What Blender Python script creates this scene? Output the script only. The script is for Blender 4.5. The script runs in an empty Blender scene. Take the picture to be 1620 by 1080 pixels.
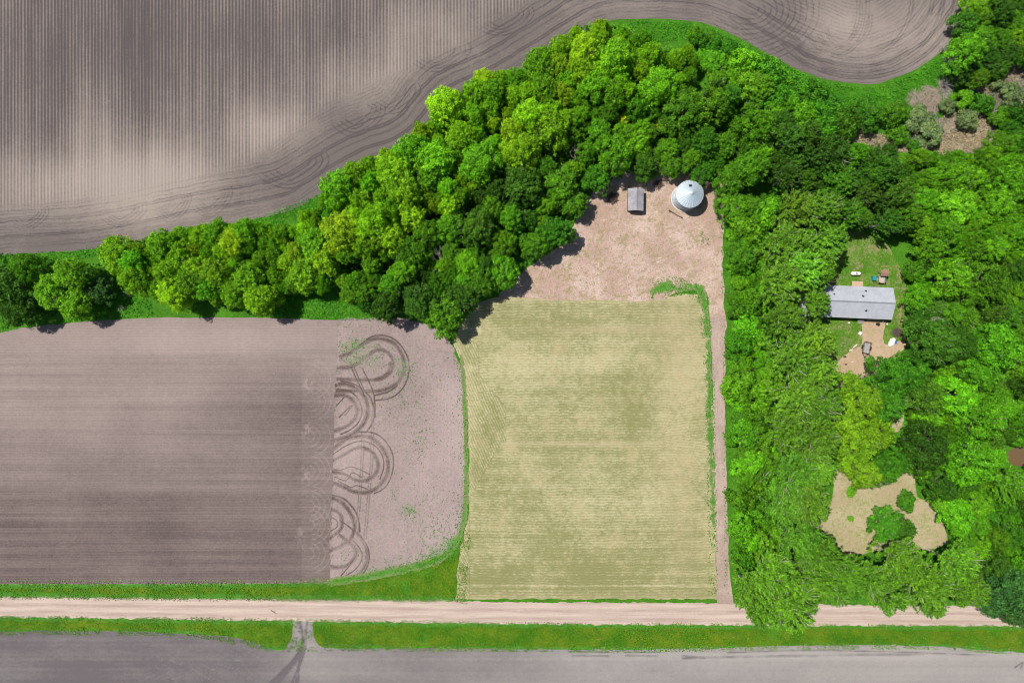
import bpy, math, random
import numpy as np
from mathutils import Vector

random.seed(7)
RNG = np.random.default_rng(11)
S = 0.144            # metres on the ground per photo pixel
H = 155.52           # flying height
PI = math.pi
scene = bpy.context.scene
C = scene.collection

# ------------------------------------------------------------------ camera, sky, sun, exposure
cam_d = bpy.data.cameras.new('camera'); cam_d.lens = 24; cam_d.sensor_width = 36
cam_d.clip_start = 0.5; cam_d.clip_end = 8000
cam = bpy.data.objects.new('camera', cam_d); C.objects.link(cam)
cam.location = (0, 0, H); scene.camera = cam

ELEV = math.radians(62)
SH = Vector((0.90, -0.44)).normalized()          # the way shadows fall
world = bpy.data.worlds.new('World'); scene.world = world; world.use_nodes = True
wn = world.node_tree
sky = wn.nodes.new('ShaderNodeTexSky'); sky.sky_type = 'NISHITA'; sky.sun_disc = False
sky.sun_elevation = ELEV; sky.sun_rotation = math.atan2(-SH.x, -SH.y) % (2 * PI)
wn.links.new(sky.outputs[0], wn.nodes['Background'].inputs[0])
wn.nodes['Background'].inputs[1].default_value = 0.075
sl = bpy.data.lights.new('sun', 'SUN'); sl.energy = 4.9; sl.angle = math.radians(0.5); sl.color = (1, 0.955, 0.89)
sun = bpy.data.objects.new('sun', sl); C.objects.link(sun)
sun.location = (-60, 30, 120)
sun.rotation_euler = Vector((SH.x * math.cos(ELEV), SH.y * math.cos(ELEV), -math.sin(ELEV))).to_track_quat('-Z', 'Y').to_euler()
scene.view_settings.view_transform = 'Standard'; scene.view_settings.look = 'None'
scene.view_settings.exposure = 0.2; scene.view_settings.gamma = 1
scene.cycles.filter_width = 1.05; scene.cycles.max_bounces = 6; scene.cycles.diffuse_bounces = 3; scene.cycles.transmission_bounces = 3
scene.cycles.glossy_bounces = 2; scene.cycles.transparent_max_bounces = 4

# ------------------------------------------------------------------ helpers
def W(x, y):                       # photo pixel -> ground point
    return ((x - 810) * S, (540 - y) * S)

def Wz(x, y, z):                   # where something z metres up stands if it shows at that pixel
    k = S * (1 - z / H)
    return ((x - 810) * k, (540 - y) * k)

def tag(o, label=None, cat=None, group=None, kind=None):
    if label: o['label'] = label
    if cat: o['category'] = cat
    if group: o['group'] = group
    if kind: o['kind'] = kind
    return o

def empty(name, loc, rz=0):
    o = bpy.data.objects.new(name, None); C.objects.link(o)
    o.location = loc; o.rotation_euler = (0, 0, rz); o.empty_display_size = 0.5
    return o

_perm = np.random.default_rng(3).random((64, 64))
def vnoise(x, y):
    xi = np.floor(x).astype(int); yi = np.floor(y).astype(int)
    fx = x - xi; fy = y - yi
    fx = fx * fx * (3 - 2 * fx); fy = fy * fy * (3 - 2 * fy)
    g = lambda a, b: _perm[a % 64, b % 64]
    return (g(xi, yi) * (1 - fx) + g(xi + 1, yi) * fx) * (1 - fy) + (g(xi, yi + 1) * (1 - fx) + g(xi + 1, yi + 1) * fx) * fy
def fbm(x, y, f=1.0, o=4):
    r = 0; a = 0.5; t = 0
    for i in range(o):
        r = r + a * vnoise(x * f + 17.3 * i, y * f - 9.1 * i); t += a; a *= 0.5; f *= 2
    return r / t                                     # 0..1

def smooth(pts, closed=True, n=6):
    p = np.array(pts, float); m = len(p); out = []
    rng = range(m if closed else m - 1)
    for i in rng:
        if closed: a, b, c, d = p[(i - 1) % m], p[i], p[(i + 1) % m], p[(i + 2) % m]
        else: a, b, c, d = p[max(i - 1, 0)], p[i], p[i + 1], p[min(i + 2, m - 1)]
        for k in range(n):
            t = k / n
            out.append(0.5 * (2 * b + (c - a) * t + (2 * a - 5 * b + 4 * c - d) * t * t + (3 * b - a - 3 * c + d) * t ** 3))
    if not closed: out.append(p[-1])
    return np.array(out)

def wpts(pts): return np.array([W(*q) for q in pts])

def pdist(X, Y, poly, closed=True):
    d = np.full(X.shape, 1e18)
    m = len(poly)
    for i in range(m if closed else m - 1):
        ax, ay = poly[i]; bx, by = poly[(i + 1) % m]
        ux, uy = bx - ax, by - ay; L = ux * ux + uy * uy
        if L < 1e-12: continue
        t = np.clip(((X - ax) * ux + (Y - ay) * uy) / L, 0, 1)
        d = np.minimum(d, (X - ax - t * ux) ** 2 + (Y - ay - t * uy) ** 2)
    return np.sqrt(d)

def inside(X, Y, poly):
    r = np.zeros(X.shape, bool); m = len(poly)
    for i in range(m):
        ax, ay = poly[i]; bx, by = poly[(i + 1) % m]
        if ay == by: continue
        c = ((ay > Y) != (by > Y)) & (X < (bx - ax) * (Y - ay) / (by - ay) + ax)
        r ^= c
    return r

def sdf(X, Y, poly):
    d = pdist(X, Y, poly)
    return np.where(inside(X, Y, poly), d, -d)

def npmesh(name, V, F, mat=None, smooth_=False):
    """V (n,3), F (m,3|4) arrays -> mesh"""
    me = bpy.data.meshes.new(name)
    V = np.asarray(V, np.float32); F = np.asarray(F, np.int32)
    k = F.shape[1]
    me.vertices.add(len(V)); me.vertices.foreach_set('co', V.ravel())
    me.loops.add(F.size); me.loops.foreach_set('vertex_index', F.ravel())
    me.polygons.add(len(F)); me.polygons.foreach_set('loop_start', np.arange(len(F), dtype=np.int32) * k)
    if smooth_: me.polygons.foreach_set('use_smooth', np.ones(len(F), bool))
    me.update(calc_edges=True)
    if mat: me.materials.append(mat)
    return me

def attr(me, name, vals, dom='POINT'):
    a = me.attributes.new(name, 'FLOAT', dom); a.data.foreach_set('value', np.asarray(vals, np.float32).ravel())

def sheet(name, poly, z, res, mat, amp=0.35, freq=0.5, attrs=None, disp=None, label=None, cat=None):
    """a ground sheet with a ragged rim: grid triangles cut along the rim"""
    poly = np.asarray(poly)
    x0, y0 = poly.min(0) - 1.0; x1, y1 = poly.max(0) + 1.0
    nx = int((x1 - x0) / res) + 2; ny = int((y1 - y0) / res) + 2
    X, Y = np.meshgrid(x0 + np.arange(nx) * res, y0 + np.arange(ny) * res)
    D = sdf(X, Y, poly) + (fbm(X, Y, freq, 4) - 0.5) * 2 * amp
    D[np.abs(D) < 1e-4] = 1e-4
    idx = np.arange(nx * ny).reshape(ny, nx)
    a, b, c, d = idx[:-1, :-1].ravel(), idx[:-1, 1:].ravel(), idx[1:, 1:].ravel(), idx[1:, :-1].ravel()
    T = np.concatenate([np.stack([a, b, c], 1), np.stack([a, c, d], 1)])
    P = np.stack([X.ravel(), Y.ravel()], 1); Df = D.ravel()
    s = (Df[T] > 0).sum(1)
    tris = [T[s == 3]]
    newP = []; newI = {}; nb = len(P); extra = []
    def cut(i, j):
        k = (min(i, j), max(i, j))
        if k not in newI:
            t = Df[i] / (Df[i] - Df[j]); newI[k] = nb + len(newP); newP.append(P[i] + (P[j] - P[i]) * t)
        return newI[k]
    for t in T[s == 1]:
        k = int(np.argmax(Df[t] > 0)); i, j, l = t[k], t[(k + 1) % 3], t[(k + 2) % 3]
        extra.append((i, cut(i, j), cut(i, l)))
    for t in T[s == 2]:
        k = int(np.argmax(Df[t] <= 0)); i, j, l = t[k], t[(k + 1) % 3], t[(k + 2) % 3]
        u, v = cut(i, j), cut(i, l)
        extra.append((u, j, l)); extra.append((u, l, v))
    if extra: tris.append(np.array(extra))
    T = np.concatenate(tris)
    if newP: P = np.concatenate([P, np.array(newP)]); Df = np.concatenate([Df, np.zeros(len(newP))])
    used, inv = np.unique(T, return_inverse=True)
    P = P[used]; Df = Df[used]; T = inv.reshape(T.shape)
    Z = np.full(len(P), z)
    if disp is not None: Z = z + disp(P[:, 0], P[:, 1], Df) * np.clip(Df / 0.6, 0, 1)
    me = npmesh(name, np.column_stack([P, Z]), T, mat, True)
    attr(me, 'edge', np.maximum(Df, 0))
    if attrs:
        for k, f in attrs.items(): attr(me, k, f(P[:, 0], P[:, 1], Df))
    o = bpy.data.objects.new(name, me); C.objects.link(o)
    tag(o, label, cat, None, 'structure')
    return o

class MB:
    """collects boxes, tubes, lathes into one mesh"""
    def __init__(s): s.v = []; s.f = []
    def add(s, v, f):
        o = len(s.v); s.v += [tuple(q) for q in v]; s.f += [tuple(i + o for i in q) for q in f]; return s
    def box(s, cx, cy, cz, sx, sy, sz, rz=0, bev=0.0):
        c, n = math.cos(rz), math.sin(rz); b = bev
        if b <= 0:
            pts = [(x * sx / 2, y * sy / 2, zz * sz / 2) for zz in (-1, 1) for x, y in ((-1, -1), (1, -1), (1, 1), (-1, 1))]
            f = [(3, 2, 1, 0), (4, 5, 6, 7), (0, 1, 5, 4), (1, 2, 6, 5), (2, 3, 7, 6), (3, 0, 4, 7)]
        else:
            rings = [(-1, b), (-1 + 2 * b / sz, 0), (1 - 2 * b / sz, 0), (1, b)]; pts = []; f = []
            for zz, ins in rings:
                hx, hy = sx / 2 - ins, sy / 2 - ins; k = b
                for x, y in ((-hx, -hy + k), (-hx + k, -hy), (hx - k, -hy), (hx, -hy + k), (hx, hy - k), (hx - k, hy), (-hx + k, hy), (-hx, hy - k)):
                    pts.append((x, y, zz * sz / 2))
            f = [tuple(range(7, -1, -1)), tuple(range(24, 32))]
            for r in range(3):
                for i in range(8): f.append((r * 8 + i, r * 8 + (i + 1) % 8, r * 8 + 8 + (i + 1) % 8, r * 8 + 8 + i))
        return s.add([(cx + x * c - y * n, cy + x * n + y * c, cz + w) for x, y, w in pts], f)
    def tube(s, pts, rad, n=8, cap=True):
        pts = [Vector(p) for p in pts]; R = rad if isinstance(rad, (list, tuple)) else [rad] * len(pts)
        v = []; f = []
        for i, p in enumerate(pts):
            t = (pts[min(i + 1, len(pts) - 1)] - pts[max(i - 1, 0)]).normalized()
            u = t.cross(Vector((0, 0, 1)) if abs(t.z) < 0.9 else Vector((1, 0, 0))).normalized(); w = t.cross(u)
            for k in range(n):
                a = 2 * PI * k / n; v.append(p + (u * math.cos(a) + w * math.sin(a)) * R[i])
        for i in range(len(pts) - 1):
            for k in range(n): f.append((i * n + k, i * n + (k + 1) % n, (i + 1) * n + (k + 1) % n, (i + 1) * n + k))
        if cap: f.append(tuple(range(n - 1, -1, -1))); f.append(tuple((len(pts) - 1) * n + k for k in range(n)))
        return s.add(v, f)
    def lathe(s, prof, n=24, cx=0, cy=0, close=True):
        v = []; f = []
        for r, z in prof:
            for k in range(n): a = 2 * PI * k / n; v.append((cx + r * math.cos(a), cy + r * math.sin(a), z))
        for i in range(len(prof) - 1):
            for k in range(n): f.append((i * n + k, i * n + (k + 1) % n, (i + 1) * n + (k + 1) % n, (i + 1) * n + k))
        if close: f.append(tuple(range(n - 1, -1, -1))); f.append(tuple((len(prof) - 1) * n + k for k in range(n)))
        return s.add(v, f)
    def blob(s, c, r, seed, n=10, m=7, rough=0.25):
        rr = random.Random(seed); v = []; f = []
        for i in range(m + 1):
            th = PI * i / m
            for k in range(n):
                a = 2 * PI * k / n; q = 1 + rough * (rr.random() * 2 - 1)
                v.append((c[0] + r[0] * q * math.sin(th) * math.cos(a), c[1] + r[1] * q * math.sin(th) * math.sin(a), c[2] + r[2] * q * math.cos(th)))
        for i in range(m):
            for k in range(n): f.append((i * n + k, (i + 1) * n + k, (i + 1) * n + (k + 1) % n, i * n + (k + 1) % n))
        return s.add(v, f)
    def build(s, name, mat, parent=None, sm=False):
        me = bpy.data.meshes.new(name); me.from_pydata(s.v, [], s.f); me.materials.append(mat); me.update()
        if sm:
            for p in me.polygons: p.use_smooth = True
        o = bpy.data.objects.new(name, me); C.objects.link(o)
        if parent: o.parent = parent
        return o

# ------------------------------------------------------------------ materials
class G:
    """small wrapper over a node tree"""
    def __init__(s, name):
        s.m = bpy.data.materials.new(name); s.m.use_nodes = True; s.t = s.m.node_tree
        s.b = s.t.nodes['Principled BSDF']; s.out = s.t.nodes['Material Output']
        s.co = s.n('ShaderNodeTexCoord').outputs['Object']
    def n(s, typ, **kw):
        q = s.t.nodes.new(typ)
        for k, v in kw.items(): setattr(q, k, v)
        return q
    def set(s, sock, v):
        if isinstance(v, (int, float)): sock.default_value = v
        elif isinstance(v, tuple): sock.default_value = (*v, 1) if len(v) == 3 and sock.type == 'RGBA' else v
        else: s.t.links.new(v, sock)
    def math(s, op, a, b=0.0, c=0.0, clamp=False):
        q = s.n('ShaderNodeMath', operation=op, use_clamp=clamp)
        s.set(q.inputs[0], a); s.set(q.inputs[1], b); s.set(q.inputs[2], c); return q.outputs[0]
    def noise(s, scale, detail=4, rough=0.55, vec=None, stretch=None, dist=0.0):
        q = s.n('ShaderNodeTexNoise'); v = vec or s.co
        if stretch:
            mp = s.n('ShaderNodeMapping'); mp.inputs['Scale'].default_value = stretch; s.t.links.new(v, mp.inputs[0]); v = mp.outputs[0]
        s.t.links.new(v, q.inputs['Vector']); q.inputs['Scale'].default_value = scale
        q.inputs['Detail'].default_value = detail; q.inputs['Roughness'].default_value = rough; q.inputs['Distortion'].default_value = dist
        return q.outputs[0]
    def attr(s, name): return s.n('ShaderNodeAttribute', attribute_name=name).outputs['Fac']
    def step(s, v, lo, hi):
        q = s.n('ShaderNodeMapRange', interpolation_type='SMOOTHSTEP')
        s.set(q.inputs[0], v); s.set(q.inputs[1], lo); s.set(q.inputs[2], hi); return q.outputs[0]
    def mix(s, f, a, b, mode='MIX'):
        q = s.n('ShaderNodeMix', data_type='RGBA', blend_type=mode)
        s.set(q.inputs[0], f); s.set(q.inputs[6], a); s.set(q.inputs[7], b); return q.outputs[2]
    def scale(s, col, f):
        q = s.n('ShaderNodeVectorMath', operation='SCALE'); s.set(q.inputs[0], col); s.set(q.inputs['Scale'], f); return q.outputs[0]
    def bump(s, h, strength=0.5, dist=0.1, nrm=None):
        q = s.n('ShaderNodeBump'); q.inputs['Strength'].default_value = strength; q.inputs['Distance'].default_value = dist
        s.t.links.new(h, q.inputs['Height'])
        if nrm: s.t.links.new(nrm, q.inputs['Normal'])
        return q.outputs[0]
    def done(s, col, rough=0.9, nrm=None, metal=0.0, spec=0.2):
        s.set(s.b.inputs['Base Color'], col); s.set(s.b.inputs['Roughness'], rough); s.b.inputs['Metallic'].default_value = metal
        s.b.inputs['Specular IOR Level'].default_value = spec
        if nrm: s.t.links.new(nrm, s.b.inputs['Normal'])
        return s.m

def simple(name, col, rough=0.7, metal=0.0, var=0.25, sc=3.0, spec=0.3):
    g = G(name); n = g.noise(sc, 5)
    return g.done(g.scale(g.mix(0.0, col, col), g.math('MULTIPLY_ADD', n, var * 2, 1 - var)), rough, g.bump(g.noise(sc * 6), 0.15, 0.02), metal, spec)

def add(g, *v):
    r = v[0]
    for q in v[1:]: r = g.math('ADD', r, q)
    return r

# soil with rows: dark/light by 'tone', ridges along 'row', weeds near the rim
def soil(name, dark, light, weed_amount=0.0, weed_col=(0.07, 0.2, 0.02), row_p=0.76, row_amt=0.25, head=True, fine=1.0, streak=None, wobble=0.7, headlift=0.0):
    g = G(name)
    tone = g.attr('tone'); row = g.attr('row'); hd = g.attr('head'); edge = g.attr('edge'); trk = g.attr('track')
    big = g.noise(0.06, 5, 0.6); med = g.noise(0.7, 5, 0.65); fin = g.noise(2.0, 3, 0.8)
    t = add(g, tone, g.math('MULTIPLY_ADD', big, 0.5, -0.25), g.math('MULTIPLY_ADD', med, 0.3, -0.15), g.math('MULTIPLY_ADD', fin, 0.55 * fine, -0.275 * fine))
    wob = g.math('MULTIPLY_ADD', g.noise(0.35 if wobble > 0.3 else 0.05, 3), wobble, -wobble / 2)
    ph = g.math('MULTIPLY', g.math('ADD', row, wob if head else 0.0), 2 * PI / row_p)
    ridge = g.math('MULTIPLY_ADD', g.math('SINE', ph), 0.5, 0.5)
    jit = g.noise(1.0, 2, 0.5, stretch=streak or (1, 1, 1))
    ridge = g.math('MULTIPLY', ridge, g.math('MULTIPLY_ADD', jit, 1.2, 0.3))
    inner = g.math('SUBTRACT', 1.0, hd, clamp=True)
    eph = g.math('MULTIPLY', g.math('ADD', edge, g.math('MULTIPLY_ADD', g.noise(0.09, 3, 0.6), 2.0, -1.0)), 2 * PI / 0.8)
    hr = g.math('MULTIPLY_ADD', g.math('SINE', eph), 0.5, 0.5)
    brk = g.step(g.noise(0.22, 4, 0.65), 0.36, 0.62)
    hline = g.math('MULTIPLY', g.math('POWER', hr, 3.0), brk)
    lines = g.math('ADD', g.math('MULTIPLY', ridge, inner), g.math('MULTIPLY', hline, g.math('MULTIPLY', hd, -0.45)))
    t = g.math('ADD', t, g.math('MULTIPLY', lines, row_amt * 1.6), clamp=True)
    t = g.math('ADD', g.math('SUBTRACT', t, g.math('MULTIPLY', trk, 0.72)), g.math('MULTIPLY', hd, headlift))
    col = g.mix(g.math('MULTIPLY', t, 1.0, clamp=True), dark, light)
    if weed_amount:
        wa = g.attr('weed')
        w = g.step(g.math('ADD', g.noise(2.6, 4, 0.75), g.math('MULTIPLY_ADD', wa, 0.42, -0.30)), 0.50, 0.68)
        w = g.math('MULTIPLY', w, g.math('SUBTRACT', 1.0, g.math('MULTIPLY', trk, 0.8)))
        wc = g.mix(g.noise(1.5, 3), weed_col, tuple(c * 1.8 for c in weed_col))
        col = g.mix(g.math('MULTIPLY', w, weed_amount), col, wc)
    hgt = add(g, g.math('MULTIPLY', lines, min(0.9, 0.1 + 2.4 * row_amt)), g.math('MULTIPLY', fin, 0.5), g.math('MULTIPLY', trk, -0.6), g.math('MULTIPLY', med, 0.5))
    return g.done(col, 0.95, g.bump(hgt, 0.7, 0.09), spec=0.1)

def grassy(name, a, b, dry=None, dry_lo=0.55, dry_hi=0.7, streak=None, yellow=None):
    g = G(name)
    n1 = g.noise(0.22, 5, 0.65); n2 = g.noise(2.2, 5, 0.75, stretch=streak); n3 = g.noise(2.3, 3, 0.85)
    col = g.mix(g.step(g.math('ADD', g.math('MULTIPLY', n1, 0.55), g.math('MULTIPLY', n2, 0.45)), 0.34, 0.66), a, b)
    if yellow: col = g.mix(g.step(g.noise(0.5, 4, 0.7), 0.5, 0.72), col, yellow)
    if dry: col = g.mix(g.step(g.math('ADD', g.math('MULTIPLY', g.noise(0.4, 5, 0.7), 0.7), g.math('MULTIPLY', n3, 0.3)), dry_lo, dry_hi), col, dry)
    col = g.scale(col, g.math('MULTIPLY_ADD', n3, 1.3, 0.35))
    return g.done(col, 0.9, g.bump(g.math('ADD', n2, g.math('MULTIPLY', n3, 0.8)), 0.9, 0.3), spec=0.15)

M = {}
M['grass'] = grassy('grass_ground', (0.035, 0.13, 0.008), (0.075, 0.235, 0.012), (0.16, 0.19, 0.05), 0.62, 0.76)
g = G('ditch_grass'); e = g.attr('edge')
n1 = g.noise(0.18, 5, 0.7); n2 = g.noise(1.4, 4, 0.8, stretch=(0.5, 1.6, 1)); n3 = g.noise(2.2, 3, 0.85)
mid = g.step(g.math('ADD', e, g.math('MULTIPLY_ADD', n1, 1.6, -0.8)), 0.7, 1.5)
col = g.mix(mid, g.mix(n2, (0.04, 0.17, 0.012), (0.085, 0.25, 0.03)), g.mix(g.step(n1, 0.35, 0.65), (0.045, 0.14, 0.004), (0.12, 0.185, 0.008)))
col = g.mix(g.math('MULTIPLY', g.step(g.noise(0.32, 5, 0.75), 0.58, 0.72), 0.55), col, (0.21, 0.21, 0.08))
col = g.mix(g.math('MULTIPLY', g.step(g.noise(0.14, 4, 0.7), 0.52, 0.68), 0.7), col, (0.055, 0.235, 0.015))
rim = g.step(g.math('ADD', e, g.math('MULTIPLY_ADD', g.noise(1.2, 4, 0.8), 1.6, -0.8)), 0.5, 0.1)
col = g.mix(g.math('MULTIPLY', rim, 0.75), col, (0.26, 0.27, 0.14))
M['ditch'] = g.done(g.scale(col, g.math('MULTIPLY_ADD', n3, 1.3, 0.35)), 0.9, g.bump(g.math('ADD', n2, n3), 0.9, 0.3), spec=0.15)
M['margin'] = grassy('margin_grass', (0.04, 0.15, 0.014), (0.08, 0.25, 0.025))
g = G('margin_mix'); e = g.attr('edge')
t = g.step(g.math('ADD', g.math('MULTIPLY', e, 0.75), g.math('MULTIPLY_ADD', g.noise(1.6, 4, 0.8), 1.5, -0.75)), 0.15, 0.55)
n3 = g.noise(2.2, 3, 0.85)
M['margin'] = g.done(g.scale(g.mix(t, g.mix(g.noise(0.8, 4), (0.19, 0.19, 0.09), (0.13, 0.21, 0.06)), g.mix(g.noise(0.9, 4, 0.7), (0.045, 0.15, 0.014), (0.09, 0.26, 0.03))), g.math('MULTIPLY_ADD', n3, 1.2, 0.4)), 0.9, g.bump(n3, 0.8, 0.2), spec=0.15)
M['floor'] = grassy('forest_floor', (0.03, 0.07, 0.012), (0.05, 0.11, 0.015), (0.14, 0.11, 0.07), 0.6, 0.72)
M['yardgrass'] = grassy('yard_grass', (0.06, 0.16, 0.012), (0.11, 0.24, 0.02), (0.28, 0.235, 0.12), 0.46, 0.64)
M['upper'] = soil('row_crop_soil', (0.082, 0.069, 0.068), (0.292, 0.244, 0.213), row_p=0.764, row_amt=0.34, streak=(1.3, 0.08, 1), wobble=0.2, headlift=0.2)
M['lower'] = soil('tilled_soil', (0.092, 0.070, 0.065), (0.305, 0.243, 0.222), row_p=0.62, row_amt=0.06, streak=(0.05, 1.4, 1))
M['weedy'] = soil('weedy_soil', (0.088, 0.064, 0.058), (0.345, 0.27, 0.252), 0.6, (0.06, 0.16, 0.03), row_p=0.8, row_amt=0.035, head=False, fine=1.6, streak=(1.5, 0.1, 1))
M['bottom'] = soil('grey_soil', (0.11, 0.096, 0.10), (0.30, 0.275, 0.255), row_p=1.1, row_amt=0.025, fine=0.8, streak=(0.06, 1.4, 1))

def gravel(name, a, b, c, speck=0.5, green=None, glo=0.6, ghi=0.72, streak=None):
    g = G(name)
    n1 = g.noise(0.12, 5, 0.65); n2 = g.noise(1.1, 5, 0.7, stretch=streak); n3 = g.noise(2.4, 3, 0.85)
    col = g.mix(g.step(n1, 0.38, 0.62), a, b); col = g.mix(g.step(g.math('ADD', g.math('MULTIPLY', n2, 0.6), g.math('MULTIPLY', g.noise(0.28, 5, 0.7), 0.4)), 0.46, 0.62), col, c)
    col = g.mix(g.step(g.noise(0.35, 4, 0.7), 0.6, 0.75), col, g.mix(0.5, b, (0.52, 0.42, 0.33)))
    if green:
        wa = g.attr('weed')
        w = g.step(add(g, g.noise(0.9, 5, 0.75), g.math('MULTIPLY_ADD', wa, 0.45, -0.45), g.math('MULTIPLY_ADD', n3, 0.3, -0.15)), glo, ghi)
        col = g.mix(w, col, green)
    col = g.scale(col, g.math('MULTIPLY_ADD', n3, speck * 2, 1 - speck))
    return g.done(col, 0.95, g.bump(g.math('ADD', n3, n2), 0.5, 0.08), spec=0.1)
M['yard'] = gravel('bare_yard', (0.355, 0.245, 0.20), (0.445, 0.335, 0.285), (0.265, 0.215, 0.125), 0.55, (0.10, 0.2, 0.03))
M['lane'] = gravel('lane_dirt', (0.30, 0.22, 0.185), (0.375, 0.29, 0.245), (0.29, 0.225, 0.18), 0.5, (0.12, 0.2, 0.04), streak=(1.5, 0.15, 1))
M['drive'] = gravel('house_drive', (0.38, 0.265, 0.18), (0.43, 0.315, 0.225), (0.31, 0.26, 0.14), 0.45, (0.10, 0.2, 0.02), glo=0.52, ghi=0.68)
M['clearing'] = gravel('dry_clearing', (0.32, 0.26, 0.155), (0.36, 0.305, 0.19), (0.22, 0.24, 0.09), 0.4, (0.10, 0.2, 0.025), glo=0.5, ghi=0.68)
M['reed'] = gravel('dry_reeds', (0.27, 0.225, 0.16), (0.20, 0.165, 0.12), (0.09, 0.10, 0.045), 0.55, (0.07, 0.14, 0.02))

g = G('road_gravel')
lat = g.attr('lat'); n = g.noise(0.9, 5, 0.7, stretch=(0.08, 1.6, 1)); n3 = g.noise(2.2, 3, 0.8)
rut = g.math('MULTIPLY_ADD', g.math('SINE', g.math('MULTIPLY', g.math('ADD', lat, g.math('MULTIPLY', g.noise(0.05, 3), 0.25)), 2 * PI * 2.5)), 0.5, 0.5)
t = g.math('ADD', g.math('MULTIPLY', g.step(n, 0.3, 0.7), 0.7), g.math('MULTIPLY', g.math('POWER', rut, 2.0), g.math('MULTIPLY_ADD', g.noise(0.12, 4, 0.7), 1.2, -0.1)), clamp=True)
col = g.mix(t, (0.475, 0.383, 0.318), (0.33, 0.25, 0.208))
M['road'] = g.done(g.scale(col, g.math('MULTIPLY_ADD', n3, 0.4, 0.8)), 0.95, g.bump(n3, 0.4, 0.05), spec=0.1)

g = G('mown_hay')
row = g.attr('row'); tone = g.attr('tone'); weed = g.attr('weed')
ph = g.math('MULTIPLY', g.math('ADD', row, g.math('MULTIPLY_ADD', g.noise(0.3, 3), 0.9, -0.45)), 2 * PI / 0.62)
ridge = g.math('MULTIPLY_ADD', g.math('SINE', ph), 0.5, 0.5)
br = g.noise(0.8, 4, 0.7); big = g.noise(0.07, 5, 0.6); n3 = g.noise(1.9, 3, 0.8, stretch=(0.6, 1.2, 1))
ph2 = g.math('MULTIPLY', g.math('ADD', row, g.math('MULTIPLY_ADD', g.noise(0.1, 3), 1.8, 0)), 2 * PI / 3.3)
wide = g.math('MULTIPLY_ADD', g.math('SINE', ph2), 0.5, 0.5)
t = add(g, g.math('MULTIPLY', ridge, g.math('MULTIPLY_ADD', br, 0.8, -0.1)), g.math('MULTIPLY_ADD', big, 1.3, -0.65), g.math('MULTIPLY_ADD', g.noise(0.4, 4, 0.7), 0.7, -0.35), g.math('MULTIPLY', wide, 0.1), g.math('MULTIPLY_ADD', n3, 1.5, -0.75), tone)
col = g.mix(g.step(t, 0.0, 1.0), (0.195, 0.195, 0.08), (0.405, 0.372, 0.215))
col = g.mix(g.math('MULTIPLY', g.attr('tan'), g.math('MULTIPLY_ADD', g.noise(0.5, 4, 0.7), 1.0, 0.1), clamp=True), col, (0.345, 0.28, 0.165))
col = g.mix(g.step(g.noise(0.14, 4, 0.7), 0.5, 0.72), col, g.scale(g.mix(0.5, col, (0.36, 0.285, 0.15)), 1.0))
col = g.mix(g.math('MULTIPLY', g.step(g.math('ADD', g.noise(0.9, 5, 0.75), g.math('MULTIPLY_ADD', weed, 0.5, -0.5)), 0.45, 0.62), 0.85), col, (0.075, 0.2, 0.02))
M['hay'] = g.done(col, 0.95, g.bump(add(g, ridge, n3), 0.5, 0.1), spec=0.1)

# foliage: colour of each tree comes from its object colour, each leaf varies by 'tint'
g = G('leaf')
oi = g.n('ShaderNodeObjectInfo'); tint = g.attr('tint')
base = g.mix(0.0, oi.outputs['Color'], (0, 0, 0))
warm = g.mix(g.step(tint, 0.5, 1.0), base, g.mix(1.0, base, (1.3, 1.12, 0.8), 'MULTIPLY'))
col = g.scale(warm, g.math('MULTIPLY_ADD', tint, 1.0, 0.5))
tr = g.n('ShaderNodeBsdfTranslucent'); g.t.links.new(g.mix(1.0, col, (1.2, 1.15, 0.6), 'MULTIPLY'), tr.inputs[0])
mx = g.n('ShaderNodeMixShader'); mx.inputs[0].default_value = 0.28
g.done(col, 0.55, None, spec=0.18)
g.t.links.new(g.b.outputs[0], mx.inputs[1]); g.t.links.new(tr.outputs[0], mx.inputs[2]); g.t.links.new(mx.outputs[0], g.out.inputs[0])
M['leaf'] = g.m
M['bark'] = simple('bark', (0.17, 0.14, 0.11), 0.9, var=0.4, sc=5)
M['palebark'] = simple('pale_bark', (0.42, 0.39, 0.33), 0.85, var=0.35, sc=5)
M['limb'] = simple('grey_bark', (0.27, 0.235, 0.19), 0.9, var=0.45, sc=4)
M['deadwood'] = simple('dead_wood', (0.36, 0.32, 0.28), 0.9, var=0.35, sc=5)
M['greywood'] = simple('weathered_wood', (0.30, 0.28, 0.26), 0.9, var=0.4, sc=4)

# ------------------------------------------------------------------ the ground and its sheets
me = npmesh('ground', [(-2500, -2500, 0), (2500, -2500, 0), (2500, 2500, 0), (-2500, 2500, 0)], [(0, 1, 2, 3)], M['grass'])
o = bpy.data.objects.new('ground', me); C.objects.link(o)
tag(o, 'green grassy land under and around the fields', 'ground', None, 'structure')

def gauss(X, Y, px, py, sx, sy):
    cx, cy = W(px, py); return np.exp(-((X - cx) / (sx * S)) ** 2 - ((Y - cy) / (sy * S)) ** 2)
def seg(v, a, b): return np.clip((v - a) / (b - a), 0, 1)
zero = lambda X, Y, D: np.zeros(len(X))

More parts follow.
